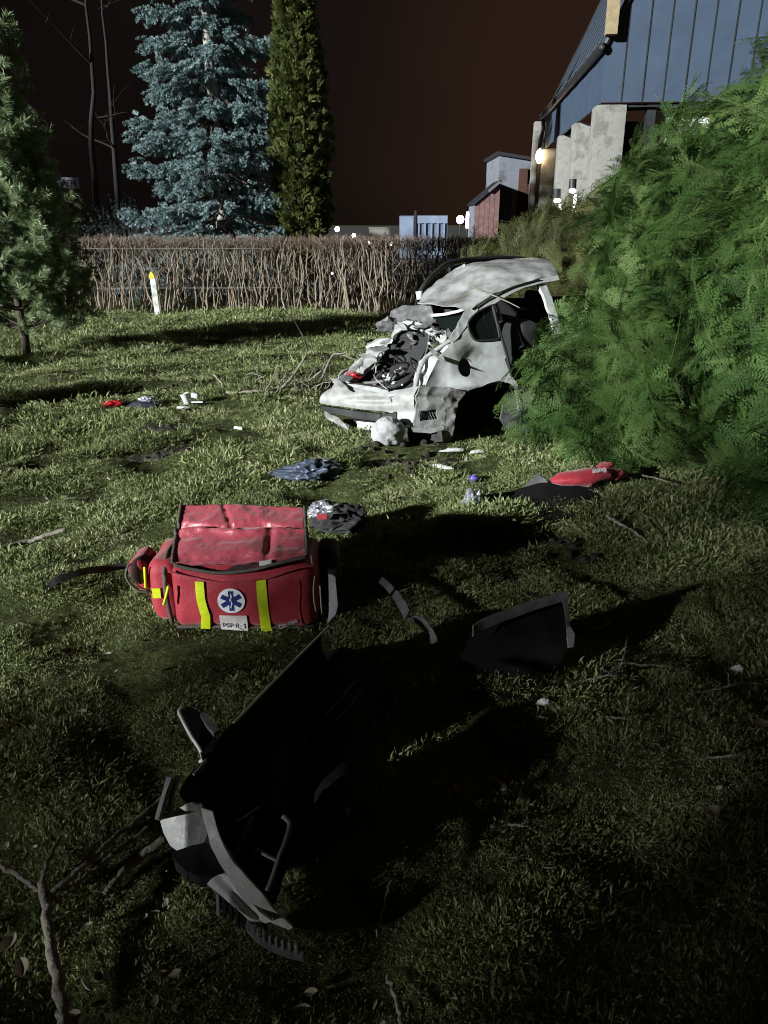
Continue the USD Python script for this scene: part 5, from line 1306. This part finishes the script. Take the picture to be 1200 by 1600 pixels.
stick("bent_twig", [([(897, 968, .04), (915, 975, .05), (925, 984, .05), (940, 980, .05), (952, 970, .05)], .005, .003), ([(925, 984, .05), (940, 995, .04), (958, 1008, .03)], .004, .002)], "dry_wood", "bent dry twig beside the pale tip of the undertray")
stick("fallen_branch", [([(100, 1605, .06), (95, 1560, .07), (82, 1480, .08), (70, 1410, .10), (66, 1378, .11)], .014, .012), ([(-30, 1350, .12), (0, 1354, .12), (22, 1364, .12), (60, 1388, .11), (96, 1408, .09)], .008, .006), ([(67, 1375, .11), (75, 1345, .12), (98, 1306, .12)], .007, .004)], "old_wood", "grey fallen branch with a crossing twig at the lower left corner")
stick("long_stalks", [([(80, 1395, .04), (125, 1358, .05), (180, 1308, .06), (235, 1265, .07), (262, 1240, .08)], .007, .009), ([(110, 1390, .02), (170, 1340, .03), (235, 1290, .05)], .006, .006), ([(165, 1395, .02), (205, 1350, .03), (262, 1310, .06)], .008, .012)], "old_wood", "bundle of long dry stalks leading to the bumper's white corner")
tw = np.random.default_rng(88)
for k, lab in enumerate(("short dry twig near the chip at the dark right edge", "crooked dry twig below the forked twig", "thin pale twig below the undertray's pale tip", "dry twig beside the pale yellow leaf at the right edge", "thin twig in the dark grass under the curled pale scrap")):
    px, py = ((1120, 1075), (960, 1120), (930, 1060), (1130, 1180), (800, 1290))[k]
    a = tw.uniform(-.5, .6); l = tw.uniform(28, 50)
    pts = [(px + l * t * math.cos(a) + tw.normal(0, 3), py + l * t * math.sin(a) * .6 + tw.normal(0, 2), .04 + .02 * math.sin(t * 3)) for t in (-1, -.3, .4, 1)]
    stick("small_twig", [(pts, .005, .003), ([pts[2], (pts[2][0] + tw.normal(10, 8), pts[2][1] - tw.uniform(10, 24), .07)], .003, .002)], "dry_wood", lab, "twig")
stick("lower_twig", [([(604, 1520, .03), (618, 1560, .04), (632, 1605, .05)], .005, .007)], "old_wood", "single thin twig at the bottom edge of the picture")
stick("dark_stem", [([(588, 1462, .02), (598, 1420, .04), (612, 1375, .05)], .003, .002)], "old_wood", "faint upright stem right of the comb strip")
stick("bleached_stick", [([(1000, 742, .05), (1030, 748, .06), (1060, 758, .05)], .006, .004)], "dry_wood", "bleached thin stick pointing away from the smaller red bag's neck", "stick")
fbz = np.random.default_rng(3)
specs = [([(355, 614, .03), (400, 611, .06), (440, 606, .06), (500, 598, .05)], .016, .009),
         ([(440, 606, .06), (462, 580, .30), (480, 545, .55), (470, 520, .75)], .010, .004),
         ([(500, 598, .05), (512, 570, .25), (528, 553, .4), (556, 562, .35)], .012, .006),
         ([(470, 604, .06), (505, 575, .3), (508, 560, .45), (498, 530, .7)], .008, .003),
         ([(415, 609, .06), (432, 575, .35), (436, 560, .45)], .007, .003),
         ([(335, 585, .16), (345, 597, .10), (350, 612, .03)], .012, .008),
         ([(480, 545, .55), (462, 505, .85), (440, 482, 1.0)], .006, .003),
         ([(528, 553, .4), (545, 535, .6), (540, 525, .7)], .006, .003)]
for k in range(26):
    px = fbz.uniform(385, 530); py = fbz.uniform(596, 622)
    specs.append(([(px, py, .01), (px + fbz.normal(0, 6), py - fbz.uniform(6, 14), fbz.uniform(.06, .22)), (px + fbz.normal(0, 12), py - fbz.uniform(14, 40), fbz.uniform(.15, .5))], .006, .003))
stick("broken_branch", specs, "dry_wood", "broken leafless branch with many side twigs lying left of the car")
p0 = [at_y(733, 447, 6.02), at_y(752, 454, 5.85), at_y(772, 462, 5.72), at_y(790, 470, 5.62), at_y(812, 481, 5.55)]
single("roof_twig", tube(spline(p0, 14), np.linspace(.008, .004, 14), 5), "old_wood", "thin bare twig resting across the car roof edge", "twig", None, True)
